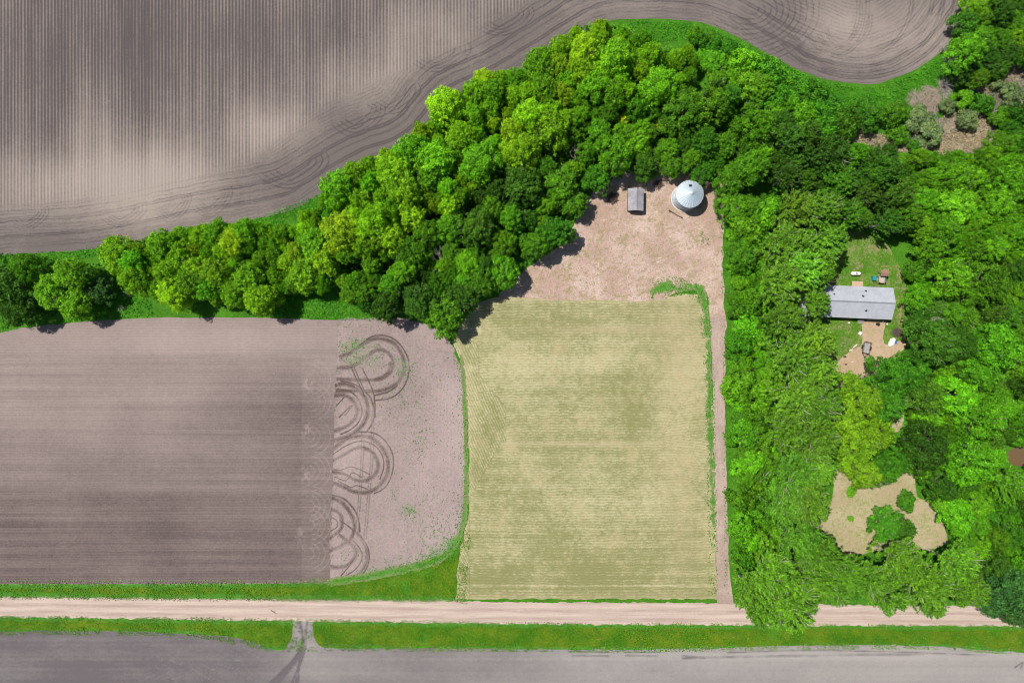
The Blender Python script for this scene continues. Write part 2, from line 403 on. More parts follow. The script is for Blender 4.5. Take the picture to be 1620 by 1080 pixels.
# -- upper field
P_up = smooth([(-200, -200), (-200, 420), (0, 404), (100, 398), (200, 386), (317, 360), (400, 347), (467, 330), (513, 303), (575, 268), (660, 232), (720, 165), (800, 128), (890, 72), (935, 44), (980, 31), (1080, 32),
               (1130, 43), (1170, 60), (1213, 85), (1267, 112), (1313, 127), (1363, 133), (1397, 130), (1447, 110), (1490, 80), (1520, 43), (1537, 10), (1548, -60), (1548, -200)], n=4)
P_up = wpts(P_up)
P_main = wpts([(-300, -300), (-300, 330), (60, 322), (190, 312), (300, 288), (400, 250), (455, 215), (545, 150), (640, 115), (720, 75), (830, 5), (900, -40), (900, -300)])
rows_sd = lambda X, Y: sdf(X, Y, P_main)
def up_tone(X, Y, D):
    t = 0.07 + (0.17 * (vnoise(X * 0.55, Y * 0.022) - 0.5) + 0.17 * (vnoise(X * 1.31 + 7, Y * 0.05) - 0.5)) * seg(rows_sd(X, Y), -1, 2)
    t += 0.55 * gauss(X, Y, 120, 290, 200, 50) + 0.45 * gauss(X, Y, 260, 280, 90, 55) + 0.5 * gauss(X, Y, 430, 205, 70, 40)
    t += 0.35 * gauss(X, Y, 150, 200, 45, 80) + 0.4 * gauss(X, Y, 670, 50, 80, 60) + 0.45 * gauss(X, Y, 560, 130, 80, 50)
    t -= 0.30 * gauss(X, Y, 240, 130, 100, 130) + 0.16 * gauss(X, Y, 450, 90, 110, 90) + 0.12 * gauss(X, Y, 30, 180, 60, 100)
    t -= 0.18 * gauss(X, Y, 60, 40, 160, 110) + 0.14 * gauss(X, Y, 400, 20, 300, 80)
    t += 0.55 * gauss(X, Y, 1330, 45, 90, 60) + 0.45 * gauss(X, Y, 1460, 70, 80, 60) - 0.1 * gauss(X, Y, 1230, 60, 60, 50) + 0.2 * gauss(X, Y, 990, 5, 80, 25)
    t += 0.25 * gauss(X, Y, 300, 345, 250, 28) - 0.1 * gauss(X, Y, 40, 380, 120, 30)
    t += 0.2 * (fbm(X, Y * 0.35, 0.06, 5) - 0.5) * 2
    return t
TR_up = []      # curved passes of the machine, pixel polylines and half width in metres
for k in range(9):
    x = 385 + 0 * k
turns = [(455, 262, 52, 30), (330, 312, 30, 26), (270, 322, 26, 24), (190, 335, 34, 20), (560, 180, 40, 30), (615, 150, 40, 26), (690, 85, 44, 24), (790, 28, 44, 24), (40, 340, 30, 20)]
for (cx, cy, a, b) in turns:
    for q in (0.6, 0.8, 1.0, 1.2):
        TR_up.append(([(cx + q * a * math.cos(t) - 0.2 * a * math.sin(2 * t), cy + q * b * math.sin(t)) for t in np.linspace(-0.6, 2.6, 12)], 0.13))
for k in range(12):
    r = 1 + 0.1 * k
    TR_up.append(([(1215 - 16 * r * 1.5 + 12 * k * math.cos(t), 15 + 8 * k * math.sin(t)) for t in np.linspace(-0.4, 2.6, 14)], 0.14))
for k, (cx, cy, a, b) in enumerate([(1330, 10, 26, 60), (1330, 8, 40, 75), (1350, 0, 90, 92), (1355, -8, 118, 112), (1358, -10, 132, 122), (1360, -12, 150, 133), (1345, 30, 30, 40), (1300, 20, 60, 60)]):
    for dq in (0, 5):
        TR_up.append(([(cx + (a + dq) * math.cos(t), cy + (b + dq * 0.8) * math.sin(t)) for t in np.linspace(-0.2, 2.5, 24)], 0.16 + 0.05 * (k == 4)))
def paint(X, Y, tracks):
    t = np.zeros(len(X))
    for pts, w in tracks:
        pl = wpts(smooth(pts, False, 4)); lo = pl.min(0) - 2; hi = pl.max(0) + 2
        m = (X > lo[0]) & (X < hi[0]) & (Y > lo[1]) & (Y < hi[1])
        if m.any():
            wob = 0.3 * (fbm(X[m], Y[m], 0.6, 4) - 0.5) * min(1.0, w * 2.5)
            d = pdist(X[m], Y[m], pl, False) + wob
            rib = 1.0 if w < 0.22 else 0.72 + 0.28 * np.cos(d * 2 * PI / 0.3)
            t[m] = np.maximum(t[m], np.clip(1.35 - d / w, 0, 1) * rib * np.clip(0.15 + 1.5 * fbm(X[m], Y[m], 0.35, 4), 0.3, 1.1))
    return np.clip(t, 0, 1)
def up_lines(X, Y, D):
    w = D + 0.5 * (fbm(X, Y, 0.06, 3) - 0.5); t = 0
    for q, a in ((1.6, .3), (2.3, .25), (3.9, .5), (4.4, .45), (6.3, .3), (7.6, .45), (8.1, .4), (9.9, .3), (11.2, .25)): t = t + a * np.exp(-((w - q) / 0.16) ** 2)
    return t * np.clip(0.1 + 1.5 * fbm(X, Y, 0.09, 4), 0.2, 1.1)
sheet('field', P_up, 0.012, 0.26, M['upper'], 0.25, 0.5, {
    'tone': up_tone, 'row': lambda X, Y, D: X, 'weed': zero,
    'head': lambda X, Y, D: seg(-rows_sd(X, Y) + 3 * (fbm(X, Y, 0.25, 3) - 0.5), -1.5, 1.5), 'track': lambda X, Y, D: 0.42 * paint(X, Y, TR_up) + up_lines(X, Y, D)},
    label='large brown field of fine planted rows across the top', cat='field')

# -- lower left field
P_lo = wpts(smooth([(-200, 545), (-100, 532), (0, 526), (40, 518), (100, 512), (143, 508), (233, 503), (333, 502), (433, 503), (500, 506)], False, 4).tolist() + [(548, 506), (535, 922)] + [(430, 922), (300, 923), (0, 923), (-200, 922)])
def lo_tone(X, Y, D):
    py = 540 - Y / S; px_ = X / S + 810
    t = 0.55 - 0.40 * seg(py, 640, 850)  # dark band lower down is cloud shade put into the soil colour
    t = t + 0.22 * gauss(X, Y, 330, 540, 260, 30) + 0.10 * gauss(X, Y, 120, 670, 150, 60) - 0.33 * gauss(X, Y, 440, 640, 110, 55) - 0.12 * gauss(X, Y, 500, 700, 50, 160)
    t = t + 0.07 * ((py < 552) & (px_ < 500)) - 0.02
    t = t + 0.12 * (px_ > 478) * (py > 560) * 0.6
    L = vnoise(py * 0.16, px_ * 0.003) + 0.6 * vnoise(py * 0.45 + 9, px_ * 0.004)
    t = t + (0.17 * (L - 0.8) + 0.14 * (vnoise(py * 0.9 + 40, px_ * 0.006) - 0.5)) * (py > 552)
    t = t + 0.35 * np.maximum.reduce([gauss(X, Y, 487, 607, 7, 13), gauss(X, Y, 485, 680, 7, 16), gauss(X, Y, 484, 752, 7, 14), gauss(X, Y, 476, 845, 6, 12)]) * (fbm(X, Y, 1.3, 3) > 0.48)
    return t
TR_lo = []
for cy in (600, 635, 690, 745, 800, 830, 875):
    for q in (8, 15, 22, 29): TR_lo.append(([(488 + q * 1.2 * math.cos(t), cy + q * 1.1 * math.sin(t)) for t in np.linspace(-1.3, 1.3, 9)], 0.12))
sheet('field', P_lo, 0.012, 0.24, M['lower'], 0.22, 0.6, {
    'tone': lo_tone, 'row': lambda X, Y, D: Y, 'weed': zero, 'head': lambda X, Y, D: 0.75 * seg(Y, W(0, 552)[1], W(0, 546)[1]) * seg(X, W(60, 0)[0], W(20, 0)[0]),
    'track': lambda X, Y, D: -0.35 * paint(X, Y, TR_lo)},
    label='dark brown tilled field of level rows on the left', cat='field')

# -- weedy field with the looping wheel tracks
z6 = lambda L: [(510 + x / 6.75, 500 + y / 6.75) for x, y in L]
z7 = lambda L: [(510 + x / 4.0, 660 + y / 4.0) for x, y in L]
TR = [
    (z6([(150, 672), (280, 675), (550, 680), (650, 660), (730, 600), (757, 520), (740, 440), (680, 375), (610, 358), (530, 388), (440, 455), (330, 540), (160, 550)]), 0.46),
    (z6([(560, 676), (660, 640), (720, 570), (725, 500)]), 0.38),
    (z6([(150, 800), (350, 800), (540, 800), (650, 790), (780, 730), (850, 640), (878, 520), (850, 400), (780, 300), (700, 258), (600, 240), (520, 250), (430, 305), (320, 380), (200, 430)]), 0.46),
    (z6([(560, 845), (700, 810), (800, 740)]), 0.2),
    (z6([(570, 900), (740, 870), (860, 770), (915, 650), (930, 520), (900, 410), (830, 300), (740, 230), (640, 205), (540, 215), (470, 260), (400, 310)]), 0.17),
    (z6([(310, 540), (360, 660), (420, 780), (450, 850)]), 0.16), (z6([(340, 540), (390, 660), (445, 780)]), 0.14),
    (z6([(430, 560), (480, 660), (535, 780), (560, 900), (565, 1080)]), 0.17),
    # second loop
    (z6([(130, 850), (230, 845), (310, 885), (365, 960), (375, 1040), (340, 1110), (270, 1170), (120, 1230)]), 0.46),
    (z6([(120, 740), (230, 720), (330, 750), (430, 830), (480, 930), (485, 1040), (440, 1150), (360, 1230), (260, 1290), (120, 1330)]), 0.51),
    (z6([(200, 690), (330, 720), (440, 790), (520, 880), (555, 1000), (545, 1120), (480, 1230)]), 0.24),
    (z6([(160, 780), (290, 800), (390, 890), (425, 1000), (400, 1110), (320, 1200), (200, 1260)]), 0.17),
    (z6([(150, 960), (230, 870)]), 0.15), (z6([(180, 1080), (300, 960)]), 0.17), (z6([(240, 1060), (330, 950)]), 0.12),
    # third loop
    (z7([(50, 282), (75, 270), (140, 235), (200, 200), (260, 190), (310, 210), (345, 260), (350, 320), (320, 370), (260, 402), (200, 392), (140, 357), (75, 345), (50, 345)]), 0.38),
    (z7([(270, 195), (325, 230), (358, 300), (340, 360), (280, 405)]), 0.38),
    (z7([(50, 215), (75, 195), (150, 140), (230, 118), (310, 130), (370, 180), (410, 250), (417, 330), (390, 400), (340, 450), (270, 477), (190, 465), (130, 435), (75, 415), (50, 405)]), 0.49),
    (z7([(230, 90), (330, 100), (400, 150), (445, 230), (450, 310), (430, 390), (390, 450), (330, 480)]), 0.16),
    (z7([(60, 240), (150, 180), (240, 150), (320, 170), (375, 230), (390, 310), (365, 390)]), 0.13),
    (z7([(75, 330), (130, 330), (180, 312), (240, 330), (300, 360)]), 0.1), (z7([(80, 375), (150, 400), (190, 350), (250, 380)]), 0.1), (z7([(100, 400), (180, 440), (220, 430), (290, 455)]), 0.1),
    # fourth and fifth
    (z7([(40, 505), (75, 512), (130, 545), (180, 605), (203, 670), (195, 740), (150, 795), (60, 840), (30, 850)]), 0.46),
    (z7([(60, 490), (130, 510), (190, 565), (230, 640), (238, 720)]), 0.18),
    (z7([(40, 578), (75, 585), (112, 612), (127, 660), (115, 710), (60, 755), (30, 765)]), 0.44),
    (z7([(40, 620), (90, 650), (95, 690), (50, 720)]), 0.14), (z7([(110, 650), (170, 690), (200, 720)]), 0.14),
    (z7([(225, 735), (265, 790), (285, 860), (272, 935), (225, 1000), (165, 1030), (60, 1025)]), 0.38),
    (z7([(240, 745), (280, 800), (298, 870), (285, 945), (240, 1005), (190, 1035)]), 0.17),
    (z7([(110, 745), (165, 785), (208, 830), (215, 870), (180, 920), (130, 945), (40, 940)]), 0.44),
    (z7([(200, 780), (245, 840), (250, 900), (210, 960), (150, 1000)]), 0.14), (z7([(120, 1000), (170, 940)]), 0.15),
]
TR_st = [
    (z7([(267, 90), (258, 300), (246, 480), (228, 720)]), 0.14), (z7([(252, 90), (244, 300), (232, 480), (216, 700)]), 0.12),
    (z7([(330, -40), (326, 90), (318, 300), (302, 480), (278, 770)]), 0.14), (z7([(316, -40), (310, 90), (304, 300), (288, 480), (264, 760)]), 0.12),
]
P_we = wpts([(534, 503)] + smooth([(600, 503), (650, 506), (690, 520), (708, 538), (722, 560), (733, 600), (737, 650), (739, 740), (735, 800), (729, 838), (716, 868), (690, 888), (650, 900), (600, 910), (560, 917)], False, 4).tolist() + [(521, 921)])
def we_weed(X, Y, D):
    w = 0.15 + 0 * X
    w += 0.75 * gauss(X, Y, 560, 545, 45, 14) + 0.55 * gauss(X, Y, 590, 570, 32, 16) + 0.6 * gauss(X, Y, 640, 578, 14, 22) + 0.5 * gauss(X, Y, 550, 570, 25, 14)
    w += 0.5 * gauss(X, Y, 665, 690, 14, 40) + 0.85 * gauss(X, Y, 648, 807, 14, 12) + 0.55 * gauss(X, Y, 622, 783, 6, 8) + 0.4 * gauss(X, Y, 672, 785, 10, 8)
    w += 0.35 * gauss(X, Y, 630, 620, 40, 40) + 0.35 * gauss(X, Y, 690, 840, 40, 40) + 0.25 * gauss(X, Y, 560, 515, 60, 8)
    px_ = X / S + 810; py = 540 - Y / S
    w += 0.95 * np.exp(-D / 1.1) * (px_ > 560) * ((py > 555)) + 0.9 * np.exp(-D / 2.4) * (py > 850) * (px_ > 540)
    return w
sheet('field', P_we, 0.075, 0.125, M['weedy'], 0.5, 0.7, {
    'tone': lambda X, Y, D: 0.72 + 0.2 * (fbm(X, Y, 0.08, 4) - 0.5) * 2 - 0.22 * np.exp(-np.maximum(X - np.interp(540 - Y / S, [505, 921], [W(534, 0)[0], W(521, 0)[0]]), 0) / 0.9) * (fbm(X, Y, 0.7, 3) > 0.42) + 0.05 * seg(X, W(660, 0)[0], W(720, 0)[0]),
    'row': lambda X, Y, D: X, 'weed': we_weed, 'head': lambda X, Y, D: 1 - 0.8 * seg(X, W(620, 0)[0], W(680, 0)[0]),
    'track': lambda X, Y, D: np.maximum(paint(X, Y, TR), 0.5 * paint(X, Y, TR_st))}, disp=lambda X, Y, D: -0.05 * paint(X, Y, TR),
    label='small pinkish brown field marked by looping wheel tracks', cat='field')

# -- bottom field with the approach
P_bo = wpts([(-200, 1250), (-200, 1000)] + smooth([(-100, 999), (0, 998), (100, 997), (200, 998), (300, 1002), (360, 1006), (400, 1015), (427, 1026), (448, 1028), (460, 1012), (463, 995), (464, 970)], False, 4).tolist()
            + smooth([(498, 970), (496, 990), (497, 1010), (508, 1021), (540, 1025), (700, 1025), (1000, 1027), (1100, 1025), (1313, 1020), (1480, 1022), (1620, 1032), (1820, 1040)], False, 4).tolist() + [(1820, 1250)])
TR_bo = [([(468, 966), (474, 985), (478, 1005), (474, 1030), (455, 1055), (420, 1090)], 0.5), ([(487, 966), (486, 985), (484, 1005), (482, 1030), (470, 1060), (458, 1090)], 0.3),
         ([(480, 1010), (478, 1030), (462, 1050), (440, 1075)], 0.7), ([(455, 962), (470, 972), (477, 990), (480, 1015)], 0.3), ([(505, 962), (490, 975), (483, 995), (480, 1020)], 0.25), ([(470, 1085), (473, 1050), (480, 1010)], 0.4), ([(900, 1030), (962, 1031)], 0.2), ([(905, 1036), (962, 1037)], 0.2), ([(990, 1031), (1045, 1031)], 0.2), ([(990, 1036), (1040, 1037)], 0.2),
         ([(1150, 1032), (1270, 1028), (1400, 1030), (1560, 1036)], 0.22), ([(1080, 1040), (1290, 1036), (1460, 1034)], 0.3), ([(1080, 1037), (1115, 1040)], 0.25), ([(1606, 1055), (1618, 1047), (1615, 1056)], 0.2)]
TR_sc = []
rs = random.Random(12)
for k in range(13):
    a, b, l = rs.uniform(240, 460), rs.uniform(1028, 1060), rs.uniform(12, 40); TR_sc.append(([(a, b), (a + l * .5, b + l * rs.uniform(.1, .5)), (a + l, b + l * rs.uniform(.3, .9))], rs.uniform(.05, .1)))
def bo_tone(X, Y, D):
    px_ = X / S + 810; py = 540 - Y / S
    t = 0.31 + 0.40 * seg(px_, 500, 1300) - 0.22 * seg(px_, 480, 400) - 0.0 * py
    t += 0.35 * gauss(X, Y, 480, 990, 22, 40) + 0.12 * gauss(X, Y, 500, 1060, 40, 60) + 0.25 * gauss(X, Y, 1300, 1036, 400, 8)
    return t + 0.22 * (fbm(X * 0.35, Y, 0.12, 5) - 0.5) * 2 + 0.12 * (vnoise(Y * 1.3, X * 0.02) - 0.5)
sheet('field', P_bo, 0.016, 0.26, M['bottom'], 0.3, 0.6, {'tone': bo_tone, 'row': lambda X, Y, D: Y, 'weed': zero, 'head': zero, 'track': lambda X, Y, D: paint(X, Y, TR_bo) - 0.35 * paint(X, Y, TR_sc)},
      label='grey bare field along the bottom below the road', cat='field')

# -- road
road_t = [(-250, 942), (0, 944), (300, 946.5), (540, 949), (800, 951.5), (1080, 953), (1300, 955), (1500, 958), (1900, 962)]
road_b = [(-250, 972), (0, 975.5), (300, 979), (540, 983), (800, 986), (1080, 988), (1300, 989), (1500, 989), (1900, 994)]
rt, rb = np.array(road_t), np.array(road_b)
def road_lat(X, Y, D):
    px_ = X / S + 810; py = 540 - Y / S
    a = np.interp(px_, rt[:, 0], rt[:, 1]); b = np.interp(px_, rb[:, 0], rb[:, 1]); return (py - a) / (b - a)
sheet('road', wpts(road_t + road_b[::-1]), 0.03, 0.25, M['road'], 0.42, 0.9, {'lat': road_lat}, label='pale gravel road running level across the bottom', cat='road')

# -- ditches, hay field, yard, lane
P_d1 = wpts([(-200, 921), (0, 922), (430, 921), (521, 918), (650, 899), (716, 869), (735, 835), (745, 850), (735, 950), (540, 950), (300, 948), (0, 945), (-200, 944)])
sheet('grass_verge', P_d1, 0.004, 0.5, M['ditch'], 0.3, 0.6, label='green grass verge between the tilled field and the road', cat='verge')
P_d2 = wpts([(-200, 970), (300, 977), (800, 984), (1300, 986), (1800, 990), (1800, 1045), (1620, 1036), (1480, 1026), (1000, 1031), (540, 1029), (430, 1030), (300, 1005), (-200, 1003)])
sheet('grass_verge', P_d2, 0.004, 0.5, M['ditch'], 0.3, 0.6, label='long green grass verge on the lower side of the road', cat='verge')

P_hay = wpts(smooth([(757, 478), (790, 470), (850, 470), (930, 473), (1023, 474), (1080, 465), (1110, 470), (1120, 500), (1125, 600), (1129, 700), (1131, 800), (1133, 900), (1142, 940)], False, 4).tolist() + [(1142, 947), (722, 947)]
             + smooth([(724, 900), (731, 860), (742, 800), (741, 700), (737, 620), (731, 575), (718, 540), (735, 505)], False, 4).tolist())
def hay_row(X, Y, D):
    px_ = X / S + 810; py = 540 - Y / S
    left = (px_ - 742) < np.minimum(np.maximum((py - 610) * 0.8 + 30, 16), 58) * (py < 700) + 50 * (py >= 700) * np.maximum(1 - (py - 700) / 90, 0) * 1.0
    left &= py > 540
    curv = (px_ - 930) ** 2 / 9000.0
    right = (px_ > 1045 + np.abs(py - 690) * 0.7) & (py > 600) & (py < 800)
    r = np.where(left, X + 0.45 * Y, Y + curv * S * np.where(py < 700, 1, -1) * 0.7)
    r = np.where(right, Y + 0.10 * (X - W(1045, 0)[0]) * np.sign(py - 690), r)
    return r
def hay_tone(X, Y, D):
    px_ = X / S + 810; py = 540 - Y / S
    t = 0.22 + 0.12 * gauss(X, Y, 800, 580, 50, 60) - 0.18 * gauss(X, Y, 900, 900, 260, 45) - 0.1 * gauss(X, Y, 900, 500, 200, 25) + 0.22 * gauss(X, Y, 920, 575, 110, 10)
    t += 0.3 * gauss(X, Y, 805, 700, 9, 22) + 0.22 * gauss(X, Y, 940, 702, 110, 3.5) + 0.35 * (gauss(X, Y, 745, 583, 4, 5) + gauss(X, Y, 759, 524, 4, 5) + gauss(X, Y, 748, 832, 5, 5)) - 0.2 * gauss(X, Y, 945, 610, 26, 26) - 0.2 * gauss(X, Y, 1000, 660, 20, 40) - 0.12 * gauss(X, Y, 1000, 640, 60, 60) + 0.14 * gauss(X, Y, 1070, 600, 40, 120)
    t += 0.22 * np.exp(-D / 1.2) - 0.25 * seg(py, 880, 945) + 0.3 * (vnoise(py * 0.28, px_ * 0.004) - 0.5) * seg(py, 800, 860) - 0.3 * (np.abs(py - 930) < 1.5) * (px_ > 745) + 0.25 * (np.abs(py - 926) < 1.5) - 0.1 * (np.abs(py - 840) < 2)
    t += 0.10 * (np.abs((py - 650) - (px_ - 795) * 1.0) < 5) * (px_ < 830) * (px_ > 780)
    return t
sheet('hay_field', P_hay, 0.02, 0.22, M['hay'], 0.35, 0.6, {'row': hay_row, 'tone': hay_tone, 'tan': lambda X, Y, D: 0.8 * gauss(X, Y, 970, 522, 110, 7) + 0.7 * gauss(X, Y, 1075, 570, 38, 90) + 0.75 * gauss(X, Y, 935, 702, 105, 5) + 0.6 * gauss(X, Y, 812, 690, 8, 30) + 0.6 * gauss(X, Y, 1060, 740, 30, 60) + 0.5 * gauss(X, Y, 1085, 860, 30, 60) + 0.7 * np.exp(-D / 0.8),
      'weed': lambda X, Y, D: 0.15 + 0.75 * gauss(X, Y, 1120, 640, 10, 120) + 0.4 * gauss(X, Y, 1110, 930, 30, 12) + 0.35 * gauss(X, Y, 770, 700, 12, 50) + 0.8 * gauss(X, Y, 1108, 480, 16, 26) + 0.3 * (1 - seg(D, 0, 1.5)) * (Y < W(0, 930)[1])},
      label='mown straw coloured hay field in the middle', cat='field')
P_yard = wpts(smooth([(826, 470), (790, 472), (800, 455), (840, 420), (880, 392), (905, 360), (925, 320), (950, 292), (1000, 270), (1060, 262), (1120, 262), (1145, 290), (1146, 320), (1144, 400), (1146, 480), (1148, 520), (1124, 520), (1121, 480), (1108, 456), (1075, 462), (1025, 476), (930, 474), (880, 474)], True, 4))
sheet('yard', P_yard, 0.026, 0.35, M['yard'], 0.5, 0.4, {'weed': lambda X, Y, D: 0.22 + 0.75 * gauss(X, Y, 1045, 452, 16, 18) + 0.6 * gauss(X, Y, 1090, 452, 30, 10) + 0.7 * gauss(X, Y, 1114, 374, 5, 9)
      + 0.35 * gauss(X, Y, 1038, 400, 14, 60) + 0.35 * gauss(X, Y, 1130, 380, 14, 60) + 0.35 * gauss(X, Y, 1045, 325, 12, 40) + 0.5 * np.exp(-D / 0.8)},
      label='bare pinkish dirt yard around the grain bin', cat='yard')
P_lane = wpts(smooth([(1122, 500), (1127, 600), (1129, 700), (1131, 800), (1133, 900), (1134, 955)], False, 4).tolist() + smooth([(1160, 955), (1154, 900), (1151, 800), (1148, 700), (1147, 600), (1147, 500)], False, 4).tolist())
sheet('lane', P_lane, 0.031, 0.3, M['lane'], 0.25, 0.6, {'weed': lambda X, Y, D: 0.2 + 0.5 * np.exp(-D / 0.5)}, label='narrow dirt lane from the road up to the yard', cat='lane')
P_mg = wpts(smooth([(1032, 468), (1036, 450), (1056, 443), (1072, 453), (1100, 449), (1116, 458), (1121, 490), (1125, 560), (1128, 660), (1130, 760), (1131, 850), (1128, 850), (1123, 760), (1118, 660), (1118, 560), (1112, 500), (1100, 460), (1075, 461), (1050, 462)], True, 4))
sheet('grass_strip', P_mg, 0.037, 0.2, M['margin'], 0.9, 1.6, label='thin strip of bright grass between hay field and lane', cat='grass strip')
P_mg2 = wpts(smooth([(728, 560), (737, 600), (740, 700), (741, 800), (733, 842), (718, 872), (690, 893), (640, 906), (600, 914), (560, 921), (523, 926), (523, 915), (560, 909), (600, 901), (650, 891), (688, 878), (708, 866), (727, 834), (733, 800), (734, 700), (731, 620)], True, 4))
sheet('grass_strip', P_mg2, 0.09, 0.18, M['margin'], 0.45, 1.8, label='curved strip of bright grass round the tracked field', cat='grass strip')

# -- house yard, drive, clearing, reeds, pond
P_hy = wpts(smooth([(1290, 350), (1345, 360), (1400, 385), (1425, 425), (1436, 480), (1440, 545), (1405, 575), (1340, 610), (1295, 600), (1270, 540), (1270, 400)], True, 4))
sheet('lawn', P_hy, 0.008, 0.4, M['yardgrass'], 0.6, 0.4, label='patchy green lawn around the grey roofed house', cat='lawn')
P_dr = wpts(smooth([(1300, 605), (1306, 592), (1322, 575), (1345, 556), (1362, 545), (1363, 525), (1368, 508), (1398, 506), (1398, 525), (1400, 545), (1425, 540), (1432, 550), (1408, 565), (1398, 575), (1390, 590), (1360, 600), (1330, 608)], True, 4))
sheet('driveway', P_dr, 0.014, 0.25, M['drive'], 0.4, 0.6, {'weed': lambda X, Y, D: 0.2 + 0.5 * np.exp(-D / 0.6) + 0.4 * gauss(X, Y, 1388, 520, 8, 20)}, label='brown dirt driveway in front of the house', cat='driveway')
P_cl = wpts(smooth([(1285, 835), (1300, 815), (1318, 780), (1318, 745), (1345, 735), (1380, 755), (1405, 745), (1425, 730), (1445, 745), (1452, 785), (1475, 800), (1500, 858), (1440, 868), (1400, 870), (1350, 880), (1330, 885)], True, 4))
sheet('clearing', P_cl, 0.008, 0.35, M['clearing'], 0.5, 0.5, {'weed': lambda X, Y, D: 0.36 + 0.7 * np.exp(-D / 2.2)}, label='dry tan grass clearing among the trees', cat='clearing')
P_cl2 = wpts(smooth([(1408, 645), (1425, 645), (1430, 665), (1420, 682), (1405, 675)], True, 4))
sheet('clearing', P_cl2, 0.008, 0.3, M['clearing'], 0.3, 0.6, {'weed': lambda X, Y, D: 0.2 + 0 * X}, label='small tan opening between dark trees', cat='clearing')
P_re = wpts(smooth([(1360, 200), (1400, 215), (1440, 205), (1500, 180), (1540, 140), (1590, 110), (1640, 95), (1660, 150), (1610, 170), (1580, 200), (1555, 240), (1500, 240), (1440, 240), (1390, 245), (1350, 225)], True, 4))
sheet('creek_bed', P_re, 0.006, 0.35, M['reed'], 0.8, 0.3, {'weed': lambda X, Y, D: 0.45 + 0.3 * np.exp(-D / 2)}, label='dry tan reed bed of the creek', cat='creek bed')
g = G('muddy_water'); M['water'] = g.done((0.13, 0.085, 0.04), 0.15, g.bump(g.noise(1.5, 2), 0.05, 0.05), spec=0.5)
sheet('pond', wpts(smooth([(1593, 724), (1600, 711), (1622, 704), (1650, 706), (1656, 730), (1622, 737), (1600, 734)], True, 4)), 0.01, 0.4, M['water'], 0.3, 0.4, label='small muddy brown pond at the right edge', cat='pond')

# ------------------------------------------------------------------ foliage meshes
def leaves_mesh(name, pos, nrm, along, size, aspect, tint):
    """one kite shaped leaf spray per row"""
    n = len(pos); nrm = nrm / np.linalg.norm(nrm, axis=1, keepdims=True)
    u = along - nrm * (along * nrm).sum(1, keepdims=True); u /= np.linalg.norm(u, axis=1, keepdims=True) + 1e-9
    w = np.cross(nrm, u); L = size[:, None]; A = (size * aspect)[:, None]
    V = np.empty((n, 4, 3))
    V[:, 0] = pos - u * L * 0.5; V[:, 1] = pos + w * A * 0.5 - u * L * 0.05; V[:, 2] = pos + u * L * 0.5; V[:, 3] = pos - w * A * 0.5 - u * L * 0.05
    V[:, 1] += nrm * A * 0.12; V[:, 3] += nrm * A * 0.12
    me = npmesh(name, V.reshape(-1, 3), np.arange(n * 4).reshape(n, 4), M['leaf'])
    attr(me, 'tint', np.clip(tint, 0, 1), 'FACE')
    return me

def rdir(rng, n):
    v = rng.normal(size=(n, 3)); return v / np.linalg.norm(v, axis=1, keepdims=True)

def lobe_leaves(rng, lobes, per, size, jit, up=0.35):
    P, N, A, Z, T = [], [], [], [], []
    for (c, r, tn) in lobes:
        n = int(per * r * r); d = rdir(rng, n); d[:, 2] = np.where(d[:, 2] < -0.35, -d[:, 2], d[:, 2])
        rad = r * (0.62 + 0.46 * rng.random(n) ** 0.6) * (1 + 0.22 * np.sin(d[:, 0] * 5 + tn * 9) * np.sin(d[:, 1] * 5 + tn * 5))
        P.append(c + d * rad[:, None] * np.array([1, 1, 0.85])); N.append(d + rng.normal(size=(n, 3)) * jit + np.array([0, 0, up * 0.5]))
        A.append(rdir(rng, n) + d * 0.6); Z.append(size * (0.6 + 0.8 * rng.random(n))); T.append(np.clip(tn * 0.5 + 0.25 + rng.normal(size=n) * 0.2, 0, 1))
    return map(np.concatenate, (P, N, A, Z, T))

def make_lobes(rng, R, Ht, z0, n, lr):
    """lobes over a crown of radius R from z0 to Ht"""
    out = []; cz = z0 + (Ht - z0) * 0.42; rz = Ht - cz; k0 = rng.random() * 6
    shape = [1 + 0.22 * math.sin(2 * 1 + k0), 0]
    for i in range(n):
        zz = 1 - 1.25 * (i + 0.5) / n; a = i * 2.39996 + rng.normal() * 0.35 + k0; s = math.sqrt(max(0, 1 - zz * zz))
        r = lr * (0.7 + 0.6 * rng.random()); q = (1 - 0.75 * lr / R) * (0.78 + 0.36 * rng.random()) * (1 + 0.16 * math.sin(2 * a + k0) + 0.1 * math.sin(3 * a + 2 * k0))
        out.append((np.array([R * q * s * math.cos(a), R * q * s * math.sin(a), cz + (rz - r * 0.6) * zz * (0.85 + 0.25 * rng.random())]), r, rng.random()))
    return out

